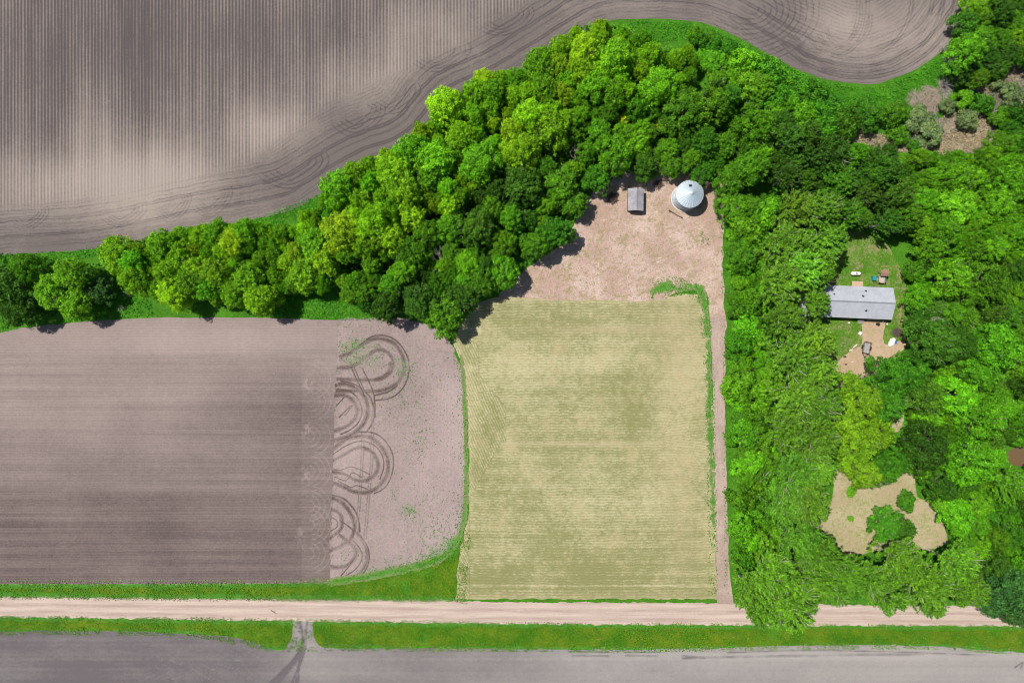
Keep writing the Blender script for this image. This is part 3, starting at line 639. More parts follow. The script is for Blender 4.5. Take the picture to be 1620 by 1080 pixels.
def trunk_mb(rng, Ht, R, z0, nlimb, r0, up=0.55):
    mb = MB(); lean = rng.normal(size=2) * 0.25
    top = z0 + (Ht - z0) * 0.45
    pts = [(lean[0] * t * t, lean[1] * t * t, -0.15 + (top + 0.15) * t) for t in np.linspace(0, 1, 6)]
    mb.tube(pts, [r0 * 1.35, r0, r0 * 0.9, r0 * 0.8, r0 * 0.65, r0 * 0.45], 8)
    for i in range(nlimb):
        a = i * 2.4 + rng.random(); s = 0.35 + 0.6 * rng.random(); b = Vector(pts[3 + i % 3]); L = R * s
        e = b + Vector((math.cos(a) * L, math.sin(a) * L, L * up + (Ht - z0) * 0.18))
        m1 = b.lerp(e, 0.5) + Vector((rng.normal() * 0.2, rng.normal() * 0.2, 0.25))
        mb.tube([b, m1, e], [r0 * 0.4, r0 * 0.26, r0 * 0.08], 5)
        for k in range(2):
            e2 = m1 + Vector((math.cos(a + (k - .5) * 1.6) * L * .5, math.sin(a + (k - .5) * 1.6) * L * .5, L * 0.5)); mb.tube([m1, e2], [r0 * 0.18, r0 * 0.05], 4)
    return mb

PROTO = {}
def proto(kind, crown_me, trunk_mb_, barkmat):
    me = bpy.data.meshes.new('trunk'); me.from_pydata(trunk_mb_.v, [], trunk_mb_.f); me.materials.append(barkmat); me.update()
    PROTO.setdefault(kind, []).append((crown_me, me))

def shoots(rng, R, Ht, z0, count, per, Lr, spread, up, k):
    P, N, A, Z, T = [], [], [], [], []
    for i in range(count):
        a = rng.random() * 2 * PI; q = math.sqrt(rng.random()) * (1 + 0.18 * math.sin(3 * a + k) + 0.12 * math.sin(5 * a + 2 * k))
        top = z0 + (Ht - z0) * (0.36 + 0.64 * math.sqrt(max(0, 1 - (q * 0.93) ** 2))) * (0.8 + 0.28 * rng.random())
        L = Lr[0] + (Lr[1] - Lr[0]) * rng.random()
        d = np.array([math.cos(a) * q * 0.8, math.sin(a) * q * 0.8, up]) + rng.normal(size=3) * 0.25; d /= np.linalg.norm(d)
        tip = np.array([math.cos(a) * q * R, math.sin(a) * q * R, top]); b = tip - d * L; n = int(per * rng.uniform(.6, 1.4)); t = rng.random(n) ** 0.7
        off = rng.normal(size=(n, 3)) * (spread * (1.1 - 0.6 * t))[:, None]
        P.append(b + d * L * t[:, None] + off); A.append(d + rng.normal(size=(n, 3)) * 0.4); N.append(rdir(rng, n) * 0.5 + np.array([0, 0, 0.5]) + off * 1.6 / (spread * 4))
        Z.append(0.26 + 0.24 * rng.random(n)); T.append(np.clip(0.55 + rng.normal(size=n) * 0.18 + rng.normal() * 0.18, 0, 1))
    return P, N, A, Z, T
def both(rng, lobes, per, size, jit, sh):
    r = [[x] for x in lobe_leaves(rng, lobes, per, size, jit)]
    return [np.concatenate(a + b) for a, b in zip(r, shoots(rng, *sh))]
for v in range(6):        # willow: tall puffy pale lobes with soft upright shoots   (unit: radius 4.5, height 11)
    rng = np.random.default_rng(100 + v)
    lob = make_lobes(rng, 4.3, 10.4, 2.0, 26, 1.35)
    P, N, A, Z, T = both(rng, lob, 190, 0.37, 0.45, (4.4, 11, 2.0, 110, 38, (1.0, 2.2), 0.34, 0.9, v))
    proto('willow', leaves_mesh('crown', P, N, A, Z, 0.5, T), trunk_mb(rng, 11, 4.5, 2.0, 7, 0.28), M['bark'])
for v in range(7):        # rounded broadleaf, smaller clumps
    rng = np.random.default_rng(200 + v)
    lob = make_lobes(rng, 4.4, 9.6, 1.6, 46, 0.92)
    P, N, A, Z, T = both(rng, lob, 230, 0.35, 0.5, (4.4, 10, 1.6, 90, 26, (0.8, 1.7), 0.26, 0.8, v + 9))
    tm = trunk_mb(rng, 10, 4.5, 1.6, 7, 0.26)
    if v % 2:
        for i in range(4):
            a = rng.random() * 6.28; q = rng.uniform(0.5, 4.2); zt = 10 * math.sqrt(max(0.2, 1 - (q / 5.2) ** 2)); c = np.array([q * math.cos(a), q * math.sin(a), zt])
            b = c - np.array([math.cos(a) * 1.2, math.sin(a) * 1.2, 1.9]); k = c + rng.normal(size=3) * 0.5
            tm.tube([b, (b + c) / 2 + rng.normal(size=3) * 0.15, c], [0.09, 0.07, 0.03], 4); tm.tube([(b + c) / 2, k], [0.05, 0.02], 4)
    proto('broad', leaves_mesh('crown', P, N, A, Z, 0.58, T), tm, M['limb'])
for v in range(5):        # feathery: steep shoots carrying narrow sprays, pale twigs show
    rng = np.random.default_rng(300 + v)
    R, Ht, z0 = 4.5, 14, 3.0
    P, N, A, Z, T = [], [], [], [], []; tm = trunk_mb(rng, Ht, R, z0, 9, 0.3, 0.9)
    for i in range(165):
        a = rng.random() * 2 * PI; q = math.sqrt(rng.random()); q *= 1 + 0.15 * math.sin(3 * a + v)
        top = z0 + (Ht - z0) * (0.38 + 0.62 * math.sqrt(max(0, 1 - (q * 0.95) ** 2))) * (0.85 + 0.2 * rng.random())
        L = 2.0 + 2.2 * rng.random()
        d = np.array([math.cos(a) * q * 0.75, math.sin(a) * q * 0.75, 0.85]) + rng.normal(size=3) * 0.22; d /= np.linalg.norm(d)
        tip = np.array([math.cos(a) * q * R, math.sin(a) * q * R, top]); b = tip - d * L
        n = 54; t = rng.random(n) ** 0.7
        off = rng.normal(size=(n, 3)) * (0.23 * (1.1 - 0.6 * t))[:, None]
        P.append(b + d * L * t[:, None] + off); A.append(d + rng.normal(size=(n, 3)) * 0.25)
        N.append(rdir(rng, n) * 0.6 + np.array([0, 0, 0.55]) + off * 1.6); Z.append(0.34 + 0.3 * rng.random(n)); T.append(np.clip(0.5 + rng.normal(size=n) * 0.2 + rng.normal() * 0.15, 0, 1))
        if i % 5 == 0: tm.tube([b - d * 0.8, b + d * L * 0.5, tip + d * 0.15], [0.075, 0.055, 0.025], 4, False)
    P, N, A, Z, T = map(np.concatenate, (P, N, A, Z, T))
    proto('feather', leaves_mesh('crown', P, N, A, Z, 0.36, T), tm, M['palebark'])
for v in range(4):        # low shrub                         (unit: radius 2, height 3)
    rng = np.random.default_rng(400 + v)
    lob = make_lobes(rng, 2.0, 3.0, 0.3, 24, 0.58)
    tm = MB()
    for i in range(6): a = i * 1.05; tm.tube([(0.1 * math.cos(a), 0.1 * math.sin(a), -0.05), (0.6 * math.cos(a), 0.6 * math.sin(a), 1.1), (1.1 * math.cos(a), 1.1 * math.sin(a), 2.0)], [0.06, 0.04, 0.015], 5)
    proto('shrub', leaves_mesh('crown', *[a for a in (lambda P, N, A, Z, T: (P, N, A, Z, 0.6, T))(*lobe_leaves(rng, lob, 380, 0.27, 0.42))]), tm, M['bark'])
DEAD = []
for v in range(3):        # bare tree: forked grey limbs           (unit: radius 3, height 7)
    rng = np.random.default_rng(500 + v); tb = MB(); bb = MB()
    tb.tube([(0, 0, -0.1), (0.1, 0, 1.2), (0.2, 0.1, 2.6), (0.25, 0.3, 4.2)], [0.2, 0.16, 0.13, 0.08], 7)
    def fork(b, d, L, r, lev):
        e = b + d * L; m = b + d * L * 0.5 + Vector(rng.normal(size=3) * 0.08 * L); bb.tube([b, m, e], [r, r * 0.75, r * 0.4], 5)
        if lev:
            for k in range(3):
                nd = (d + Vector(rng.normal(size=3) * 0.6)).normalized(); fork(m.lerp(e, rng.random()), nd, L * 0.62, r * 0.5, lev - 1)
    for i in range(8):
        a = i * 0.82 + rng.random(); fork(Vector((0.12, 0.05, 1.4 + 0.33 * i)), Vector((math.cos(a), math.sin(a), 0.75)).normalized(), 1.7 + rng.random(), 0.085, 2)
    for m_, nm in ((tb, 'trunk'), (bb, 'branches')):
        me = bpy.data.meshes.new(nm); me.from_pydata(m_.v, [], m_.f); me.materials.append(M['deadwood']); me.update(); m_.me = me
    DEAD.append((tb.me, bb.me))

UNIT = {'willow': (4.5, 11.0, 0.62), 'broad': (4.5, 10.0, 0.6), 'feather': (4.5, 14.0, 0.68), 'shrub': (2.0, 3.0, 0.55)}
NAMES = {'willow': ('willow_tree', 'tree'), 'broad': ('broadleaf_tree', 'tree'), 'feather': ('feathery_tree', 'tree'), 'shrub': ('shrub', 'shrub')}
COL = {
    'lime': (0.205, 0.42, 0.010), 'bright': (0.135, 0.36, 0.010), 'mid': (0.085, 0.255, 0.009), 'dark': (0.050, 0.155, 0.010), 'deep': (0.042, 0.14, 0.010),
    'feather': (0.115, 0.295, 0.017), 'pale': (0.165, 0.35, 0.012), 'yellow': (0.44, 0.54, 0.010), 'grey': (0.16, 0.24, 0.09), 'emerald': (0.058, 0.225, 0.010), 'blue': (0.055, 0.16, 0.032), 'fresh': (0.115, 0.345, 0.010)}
PLACED = []; COUNT = {}
def tree(kind, px, py, rpx, h, col, label, group=None, jit=0.17):
    R0, H0, zc = UNIT[kind]
    k = COUNT.get(kind, 0); COUNT[kind] = k + 1
    cm, tm = PROTO[kind][random.randrange(len(PROTO[kind]))]
    z = h * zc; R = rpx * S * (1 - z / H)
    x, y = Wz(px, py, z)
    nm, cat = NAMES[kind]
    r = empty(nm, (x, y, 0), random.random() * 2 * PI); r.scale = (R / R0 * random.uniform(.92, 1.1), R / R0 * random.uniform(.92, 1.1), h / H0)
    tag(r, label, cat, group)
    t = bpy.data.objects.new('trunk', tm); t.parent = r; C.objects.link(t)
    c = bpy.data.objects.new('crown', cm); c.parent = r; C.objects.link(c)
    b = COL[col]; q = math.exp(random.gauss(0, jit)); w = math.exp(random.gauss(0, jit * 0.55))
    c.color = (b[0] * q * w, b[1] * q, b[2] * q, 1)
    PLACED.append((px, py, rpx)); return r
def dead(px, py, rpx, h, label, rz=None, tilt=0.0, group=None):
    x, y = Wz(px, py, h * 0.6); R = rpx * S
    r = empty('dead_tree', (x, y, 0), random.random() * 6 if rz is None else rz); r.scale = (R / 3, R / 3, h / 7)
    if tilt: r.rotation_euler = (0, tilt, r.rotation_euler[2]); r.location.z = 0.25
    tag(r, label, 'dead tree', group)
    for nm, me in zip(('trunk', 'branches'), random.choice(DEAD)):
        c = bpy.data.objects.new(nm, me); c.parent = r; C.objects.link(c)
    return r

#TREES
exec_trees = True
# hand placed trees: kind, px, py, radius px, height m, colour, label
HAND = [
    ('broad', 12, 452, 40, 11, 'dark', 'dark leafy tree at the far left end of the tree belt'),
    ('broad', 30, 492, 27, 9, 'dark', 'dark tree leaning over the far left corner of the tilled field'),
    ('willow', 42, 425, 24, 10, 'mid', 'small yellowish willow beside the dark trees at far left'),
    ('willow', 88, 458, 30, 10, 'bright', 'wide bright willow standing alone left of the belt gap'),
    ('willow', 118, 435, 30, 11, 'bright', 'tall bright willow behind the lone left willow'),
    ('willow', 122, 482, 27, 9, 'bright', 'bright willow casting shade on the tilled field edge'),
    ('broad', 157, 458, 22, 7, 'blue', 'grey green rounded tree next to the lone bright willows'),
    ('broad', 703, 498, 33, 10, 'mid', 'green tree at the lowest tip of the wood above the tracked field'),
    ('broad', 668, 478, 30, 10, 'dark', 'dark tree next to the lowest tip of the wood'),
    ('broad', 730, 470, 26, 9, 'dark', 'dark tree at the top left corner of the hay field'),
    ('broad', 797, 430, 27, 9, 'fresh', 'bright rounded tree leaning toward the bare yard corner'),
    ('broad', 765, 445, 24, 9, 'mid', 'mid green tree above the hay field corner'),
    ('broad', 878, 368, 27, 9, 'emerald', 'rich green tree reaching out over the left yard edge'),
    ('broad', 846, 388, 25, 9, 'mid', 'mid green tree shading the left yard edge'),
    ('broad', 945, 281, 24, 8, 'emerald', 'rounded emerald tree up and left of the shed'),
    ('broad', 905, 320, 24, 8, 'mid', 'green tree at the upper left yard edge'),
    ('broad', 1111, 275, 21, 7, 'emerald', 'rounded emerald tree touching the grain bin roof'),
    ('broad', 1155, 285, 26, 9, 'mid', 'leafy green tree to the right of the grain bin'),
    ('broad', 1060, 262, 20, 7, 'mid', 'green tree behind the gap between shed and grain bin'),
    ('broad', 1018, 262, 22, 8, 'dark', 'dark tree right behind the shed'),
    ('shrub', 1030, 276, 8, 2.2, 'fresh', 'small bright shrub behind the shed corner'),
    ('shrub', 1047, 199, 13, 5, 'yellow', 'yellow green shrub below the bare grey tree'),
    ('shrub', 985, 194, 13, 5, 'yellow', 'yellow green shrub left of the bare grey tree'),
    ('broad', 1338, 612, 26, 9, 'pale', 'yellow green tree at the lower end of the driveway'),
    ('broad', 1368, 632, 28, 10, 'pale', 'yellow green tree between driveway and the dark round tree'),
    ('broad', 1340, 668, 30, 10, 'pale', 'yellow green tree left in the pale group'),
    ('broad', 1385, 686, 28, 10, 'pale', 'yellow green tree right in the pale group'),
    ('broad', 1350, 712, 30, 10, 'pale', 'yellow green tree above the dry clearing'),
    ('broad', 1366, 748, 27, 9, 'pale', 'yellow green tree at the top edge of the dry clearing'),
    ('broad', 1408, 596, 36, 11, 'emerald', 'large dark emerald round tree below the trailer'),
    ('broad', 1440, 588, 28, 10, 'emerald', 'emerald tree at the right of the round tree below the trailer'),
    ('broad', 1402, 640, 30, 10, 'emerald', 'emerald tree over the small tan opening'),
    ('broad', 1400, 738, 27, 9, 'emerald', 'emerald tree at the top of the dry clearing'),
    ('broad', 1420, 722, 25, 9, 'emerald', 'emerald tree right of the one at the clearing top'),
    ('broad', 1402, 828, 27, 6, 'emerald', 'wide dark bush standing in the dry clearing'),
    ('broad', 1428, 838, 21, 6, 'dark', 'dark bush joined to the wide bush in the clearing'),
    ('shrub', 1433, 793, 16, 3, 'emerald', 'low green bush at the right side of the dry clearing'),
    ('shrub', 1345, 820, 5, 1.2, 'fresh', 'tiny green bush alone on the dry clearing'),
    ('shrub', 1347, 777, 8, 1.6, 'fresh', 'small green bush at the upper left of the dry clearing'),
    ('shrub', 1432, 250 + 10, 16, 3, 'mid', 'low shrub under the reed bed'),
    ('broad', 1370, 180, 24, 6, 'emerald', 'rounded emerald tree beside the grassy field corner'),
    ('broad', 1415, 180, 22, 6, 'mid', 'green tree between grassy corner and pale brush heap'),
    ('shrub', 1455, 195, 24, 4, 'grey', 'grey green bush left of the pale brush heap'),
    ('shrub', 1470, 215, 20, 4, 'grey', 'grey green bush at the upper rim of the reed bed'),
    ('shrub', 1530, 190, 18, 3.5, 'grey', 'grey green bush at the right rim of the reed bed'),
    ('shrub', 1600, 150, 20, 4, 'grey', 'silvery bush at the right edge by the creek'),
    ('shrub', 1420, 212, 17, 3.5, 'mid', 'green bush at the left end of the creek bed'),
    ('shrub', 1448, 232, 13, 2.5, 'emerald', 'small green bush at the lower left of the reed bed'),
    ('shrub', 1552, 165, 18, 4, 'emerald', 'green bush in the bend of the creek'),
    ('shrub', 1520, 158, 16, 3.5, 'fresh', 'fresh green bush right of the grey brush heap'),
    ('shrub', 1585, 185, 19, 4, 'mid', 'green bush under the silvery bush by the creek'),
    ('shrub', 1575, 130, 13, 3, 'grey', 'small silvery bush in the upper creek bed'),
    ('shrub', 1500, 168, 13, 3, 'grey', 'small grey green bush below the grey brush heap'),
    ('broad', 1292, 430, 30, 12, 'feather', 'leafy tree crowding the upper left house corner'),
    ('feather', 1287, 480, 27, 12, 'feather', 'feathery tree hanging over the left end of the house roof'),
]
FEATHER = [(1262, 330), (1300, 330), (1245, 385), (1300, 385), (1268, 425), (1240, 450), (1245, 510), (1285, 540), (1248, 565), (1290, 590), (1258, 625), (1296, 640), (1245, 680), (1285, 700), (1255, 745), (1292, 742), (1245, 800), (1276, 792), (1262, 848), (1296, 882)]
ROADSIDE = [(1190, 930, 34, 12, 'feathery tree at the foot of the lane overhanging the road'), (1222, 905, 40, 15, 'tall feathery tree just up from the lane end'), (1250, 955, 42, 16, 'tallest feathery tree reaching across the gravel road'),
            (1205, 968, 26, 12, 'feathery tree spreading over the road edge by the lane end'), (1285, 915, 40, 15, 'feathery tree left of the pale gap over the road'), (1322, 932, 27, 12, 'feathery tree filling the bank above the pale gap over the road'), (1335, 905, 30, 13, 'thin feathery tree at the lower left clearing corner'),
            (1372, 915, 36, 14, 'feathery tree with pale twigs below the clearing'), (1425, 885, 36, 14, 'feathery tree right below the dark clearing bush'), (1405, 940, 36, 14, 'feathery tree drooping over the road right of the gap'),
            (1465, 925, 40, 15, 'broad feathery tree midway along the right roadside'), (1510, 890, 36, 14, 'feathery tree at the lower right of the clearing'), (1530, 930, 34, 14, 'last feathery tree before the dark roadside tree'), (1475, 955, 24, 11, 'small feathery tree over the road between two larger ones')]
for k, px, py, r, h, c, lab in HAND: tree(k, px, py, r, h, c, lab, None, 0.06)
FEAT = []
for (px, py) in FEATHER:
    FEAT.append((tree('feather', px + random.uniform(-4, 4), py + random.uniform(-4, 4), random.uniform(34, 42), random.uniform(12.5, 16), 'feather', 'tall feathery olive green tree in the dense row between shrub strip and house', 'feathery trees between shrub strip and house'), px, py, 'feather', 'feather'))
for px, py, r, h, lab in ROADSIDE: tree('feather', px, py, r, h, 'feather', lab, 'feathery trees along the road', 0.08)
tree('broad', 1590, 935, 40, 13, 'blue', 'dark bluish green tree by the road at the right edge', None)
tree('broad', 1600, 965, 26, 11, 'blue', 'smaller bluish green tree spilling over the road at the right edge', None)
dead(1056, 180, 19, 8, 'bare grey tree standing among green trees inside the upper wood')
dead(912, 250, 22, 8, 'bare brownish tree in the middle of the diagonal wood')
dead(700, 412, 24, 9, 'bleached dead tree with pale forked limbs in the lower wood')
dead(828, 332, 18, 8, 'bleached dead limbs on the slope of wood left of the yard')
dead(1465, 498, 24, 9, 'pale dead tree to the right of the house', 0.7)
dead(1510, 95, 20, 6, 'grey dead tree by the upper field edge at top right')
dead(1500, 75, 14, 5, 'smaller grey dead tree at the top right grass edge')
dead(1500, 132, 16, 4, 'grey dead tree sprawling right of the pale brush heap')
dead(200, 463, 9, 2.5, 'small bleached dead bush in the gap of the left belt')
dead(190, 488, 7, 2, 'tiny bleached dead bush at the left belt foot')
dead(151, 437, 10, 4, 'bare grey bush behind the grey green tree at left')

ZONES = [  # polygon, [(kind, weight)], [(colour, weight)], spacing, radius range px, height range, label, group
    ([(178, 405), (235, 385), (335, 362), (400, 364), (450, 362), (500, 335), (530, 400), (512, 455), (455, 455), (436, 474), (380, 478), (300, 470), (240, 462), (205, 452), (192, 430)],
     [('willow', 1)], [('bright', 3), ('lime', 1)], 20, (14, 25), (7.5, 10.5), 'bright puffy willow crowded in the left part of the tree belt', 'willows of the left belt'),
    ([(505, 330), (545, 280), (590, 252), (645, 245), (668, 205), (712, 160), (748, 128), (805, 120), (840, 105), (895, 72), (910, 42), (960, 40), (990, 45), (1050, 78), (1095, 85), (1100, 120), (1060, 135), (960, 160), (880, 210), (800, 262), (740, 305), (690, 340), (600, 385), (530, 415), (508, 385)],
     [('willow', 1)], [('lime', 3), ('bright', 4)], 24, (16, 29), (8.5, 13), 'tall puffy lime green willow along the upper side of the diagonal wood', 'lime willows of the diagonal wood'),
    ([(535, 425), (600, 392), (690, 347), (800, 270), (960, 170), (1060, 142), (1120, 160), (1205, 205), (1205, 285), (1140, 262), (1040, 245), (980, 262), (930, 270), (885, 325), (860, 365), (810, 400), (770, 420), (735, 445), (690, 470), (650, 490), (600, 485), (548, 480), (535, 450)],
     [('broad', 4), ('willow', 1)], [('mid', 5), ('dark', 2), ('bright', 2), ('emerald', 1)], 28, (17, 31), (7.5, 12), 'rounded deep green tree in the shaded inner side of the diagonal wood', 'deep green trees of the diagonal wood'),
    ([(1095, 48), (1140, 62), (1205, 98), (1270, 130), (1320, 165), (1345, 185), (1330, 215), (1260, 190), (1200, 165), (1150, 135), (1105, 100)],
     [('shrub', 3), ('broad', 1)], [('emerald', 2), ('fresh', 3), ('mid', 1)], 21, (15, 22), (3.5, 5.5), 'low fresh green shrub along the curved edge of the upper field', 'shrubs along the upper field edge'),
    ([(1110, 130), (1200, 170), (1270, 205), (1330, 225), (1420, 248), (1430, 300), (1440, 360), (1400, 380), (1330, 350), (1300, 300), (1225, 290), (1215, 205)],
     [('feather', 2), ('broad', 2)], [('dark', 5), ('mid', 2)], 32, (22, 33), (10, 14), 'dark green tree in the dense wood above the house', 'dark trees above the house'),
    ([(1445, 250), (1500, 245), (1560, 245), (1640, 235), (1640, 420), (1450, 400), (1440, 330)],
     [('broad', 1)], [('fresh', 5), ('bright', 2)], 27, (16, 29), (7, 11), 'light fresh green tree in the bright stand at the right edge', 'light green trees at the right edge'),
    ([(1530, 0), (1640, -20), (1640, 100), (1600, 95), (1550, 130), (1520, 120), (1520, 70)],
     [('broad', 1)], [('mid', 3), ('dark', 2), ('bright', 1)], 31, (22, 30), (7, 10), 'round green tree in the top right corner', 'trees in the top right corner'),
    ([(1570, 215), (1640, 150), (1640, 235), (1570, 240)],
     [('broad', 1)], [('emerald', 3), ('mid', 1)], 27, (18, 26), (6, 8), 'emerald tree between the reed bed and the right edge', 'emerald trees right of the reed bed'),
    ([(1158, 325), (1215, 310), (1222, 600), (1225, 880), (1174, 885), (1168, 700), (1164, 500)],
     [('shrub', 3), ('broad', 2)], [('fresh', 4), ('mid', 3), ('emerald', 1)], 22, (15, 23), (4, 7), 'bright bushy shrub in the strip between the lane and the feathery trees', 'bushes of the strip beside the lane'),
    ([(1435, 410), (1640, 425), (1640, 690), (1580, 700), (1575, 750), (1490, 790), (1440, 730), (1440, 640), (1465, 590), (1440, 500)],
     [('broad', 5), ('feather', 1)], [('mid', 5), ('fresh', 3), ('dark', 3)], 32, (18, 35), (6.5, 12.5), 'leafy mid green tree in the broad wood right of the house', 'trees of the wood right of the house'),
    ([(1455, 740), (1580, 755), (1640, 750), (1640, 900), (1580, 905), (1545, 870), (1510, 850), (1480, 790)],
     [('broad', 5), ('feather', 1)], [('fresh', 3), ('mid', 4), ('emerald', 1), ('dark', 1)], 31, (18, 33), (6.5, 11.5), 'leafy green tree in the wood right of the dry clearing', 'trees of the wood right of the clearing'),
]
KEEP = [([(1425, 445), (1300, 445), (1300, 505), (1425, 505)])]
def pick(rng, L):
    t = rng.random() * sum(w for _, w in L)
    for k, w in L:
        t -= w
        if t <= 0: return k
    return L[-1][0]
MARKS = [(1085, 308, 'the grain bin'), (1006, 313, 'the shed'), (1360, 476, 'the house roof'), (1354, 432, 'the propane tank'), (1369, 552, 'the trailer'), (1608, 720, 'the pond'), (1470, 158, 'the largest brush heap'),
    (1056, 180, 'the bare grey tree'), (912, 250, 'the bare brownish tree'), (700, 412, 'the bleached dead tree'), (828, 332, 'the bleached dead limbs'), (1465, 498, 'the pale dead tree'), (1510, 95, 'the grey dead tree'),
    (703, 510, 'the lowest tip of the wood'), (200, 463, 'the small dead bush'), (480, 475, 'the grassy notch of the belt'), (545, 285, 'the bend of the upper field edge'), (930, 32, 'the topmost tip of the diagonal wood'),
    (1380, 133, 'the lowest bulge of the upper field'), (1130, 45, 'the start of the curved field edge'), (1510, 225, 'the reed bed'), (1407, 833, 'the wide bush in the clearing'), (1415, 662, 'the small tan opening'),
    (1150, 940, 'the lane end'), (1146, 480, 'the top of the lane'), (1147, 700, 'the middle of the lane'), (1590, 935, 'the dark bluish roadside tree'), (1540, 10, 'the upper field right end'), (660, 225, 'the narrowest headland of the upper field'),
    (330, 365, 'the middle of the left belt top'), (340, 500, 'the tilled field top edge'), (800, 125, 'the steep field edge middle'), (1480, 850, 'the clearing right corner'), (1210, 60, 'the field corner')]
DIRS = ['right of', 'up and right of', 'above', 'up and left of', 'left of', 'down and left of', 'below', 'down and right of']
ORD = ['nearest', 'second', 'third', 'fourth', 'fifth', 'sixth', 'seventh', 'eighth', 'ninth', 'tenth', 'eleventh', 'twelfth', 'thirteenth', 'fourteenth', 'fifteenth', 'sixteenth', 'seventeenth', 'eighteenth']
CW = {'lime': 'lime green', 'bright': 'bright green', 'mid': 'mid green', 'dark': 'dark green', 'emerald': 'rich green', 'fresh': 'fresh green', 'feather': 'olive green', 'grey': 'grey green', 'blue': 'bluish green'}
KW = {'willow': 'puffy willow', 'broad': 'leafy tree', 'feather': 'feathery tree', 'shrub': 'bushy shrub'}
OPEN = [(1396, 440, 16), (1424, 455, 8), (1424, 490, 8), (1420, 525, 12), (1411, 541, 14), (1370, 400, 24), (1345, 390, 20), (1400, 410, 16), (1318, 596, 10), (1345, 580, 10), (1470, 835, 18), (1415, 662, 9), (1440, 770, 10), (1608, 720, 12), (1470, 158, 20), (1530, 215, 22), (1490, 225, 16)]
FILL = []
rz = random.Random(5)
for poly, kinds, cols, sp, rr, hh, lab, grp in ZONES:
    pa = np.array(poly, float); lo, hi = pa.min(0), pa.max(0)
    for _ in range(2600):
        x, y = rz.uniform(lo[0], hi[0]), rz.uniform(lo[1], hi[1])
        r = rr[0] * 0.72 + (rr[1] * 1.2 - rr[0] * 0.72) * rz.random() ** (0.8 if _ < 300 else 1.6)
        if not inside(np.array([x]), np.array([y]), pa)[0]: continue
        if any((x - a) ** 2 + (y - b) ** 2 < (r * 1.08 + c) ** 2 for a, b, c in OPEN): continue
        f = sp / (rr[0] + rr[1])
        if any((x - a) ** 2 + (y - b) ** 2 < (f * (r + min(c, 34))) ** 2 for a, b, c in PLACED): continue
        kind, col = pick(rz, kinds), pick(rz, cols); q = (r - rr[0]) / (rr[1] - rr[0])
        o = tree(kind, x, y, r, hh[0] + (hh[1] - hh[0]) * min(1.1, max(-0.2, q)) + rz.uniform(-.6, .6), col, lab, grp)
        FILL.append((o, x, y, kind, col))
def marks(items):
    by = {}
    for it in items:
        o, x, y, kind, col = it
        m = min(MARKS, key=lambda q: (q[0] - x) ** 2 + (q[1] - y) ** 2); d = math.hypot(m[0] - x, m[1] - y)
        k = int(round(math.atan2(m[1] - y, x - m[0]) / (PI / 4))) % 8
        by.setdefault((m[2], k), []).append((d, it))
    for (m, k), L in by.items():
        L.sort(key=lambda q: q[0])
        for i, (d, (o, x, y, kind, col)) in enumerate(L):
            o['label'] = '%s %s, %s %s %s' % (CW[col], KW[kind], ORD[min(i, 17)], DIRS[k], m)
marks(FILL + FEAT)

#MORE
# ------------------------------------------------------------------ low growth (nobody could count it)
def scatter(name, polys, dens, size, zmax, col, label, cat, lean=0.6, aspect=0.5, mask=None, matname='leaf', seed=1, clump=0.0, coords='px'):
    rng = np.random.default_rng(seed); P = []
    for poly in polys:
        p = wpts(poly) if coords == 'px' else np.asarray(poly); lo, hi = p.min(0), p.max(0); n = int((hi - lo).prod() * dens)
        x = rng.uniform(lo[0], hi[0], n); y = rng.uniform(lo[1], hi[1], n); m = inside(x, y, p)
        if clump: m &= fbm(x, y, 0.45, 4) + rng.normal(size=n) * 0.06 > clump
        if mask is not None: m &= mask(x, y, rng)
        P.append(np.column_stack([x[m], y[m]]))
    P = np.concatenate(P); n = len(P); hf = fbm(P[:, 0], P[:, 1], 0.5, 3)
    z = 0.05 + zmax * hf * rng.random(n) ** 0.7
    nr = rng.normal(size=(n, 3)) * lean + np.array([0, 0, 1.0])
    me = leaves_mesh(name, np.column_stack([P, z]), nr, rdir(rng, n), size * (0.6 + 0.8 * rng.random(n)), aspect, 0.5 + rng.normal(size=n) * 0.2 + (hf - 0.5) * 0.5)
    me.materials.clear(); me.materials.append(M[matname])
    o = bpy.data.objects.new(name, me); C.objects.link(o); o.color = (*col, 1)
    return tag(o, label, cat, None, 'stuff')

wood = [z[0] for z in ZONES] + [[(1215, 300), (1330, 300), (1300, 440), (1270, 450), (1270, 540), (1310, 600), (1310, 740), (1285, 830), (1340, 880), (1440, 870), (1540, 870), (1560, 945), (1300, 950), (1220, 950), (1160, 945), (1165, 880), (1225, 880)],
        [(0, 400), (60, 405), (170, 420), (185, 480), (90, 500), (0, 520)], [(980, 240), (1140, 240), (1150, 275), (1060, 268), (990, 278), (960, 290)], [(690, 480), (760, 430), (900, 320), (960, 280), (900, 350), (860, 400), (815, 430), (780, 462), (740, 478), (712, 520)]]
scatter('undergrowth', wood, 7.0, 0.62, 1.6, (0.05, 0.19, 0.008), 'low leafy undergrowth filling the floor between the trees', 'undergrowth', 0.7, 0.6, seed=2)
scatter('understory', [z[0] for z in ZONES[:3]], 6.0, 0.6, 5.5, (0.085, 0.27, 0.010), 'bright leafy understory closing the gaps between the belt trees', 'undergrowth', 0.6, 0.6, seed=41)
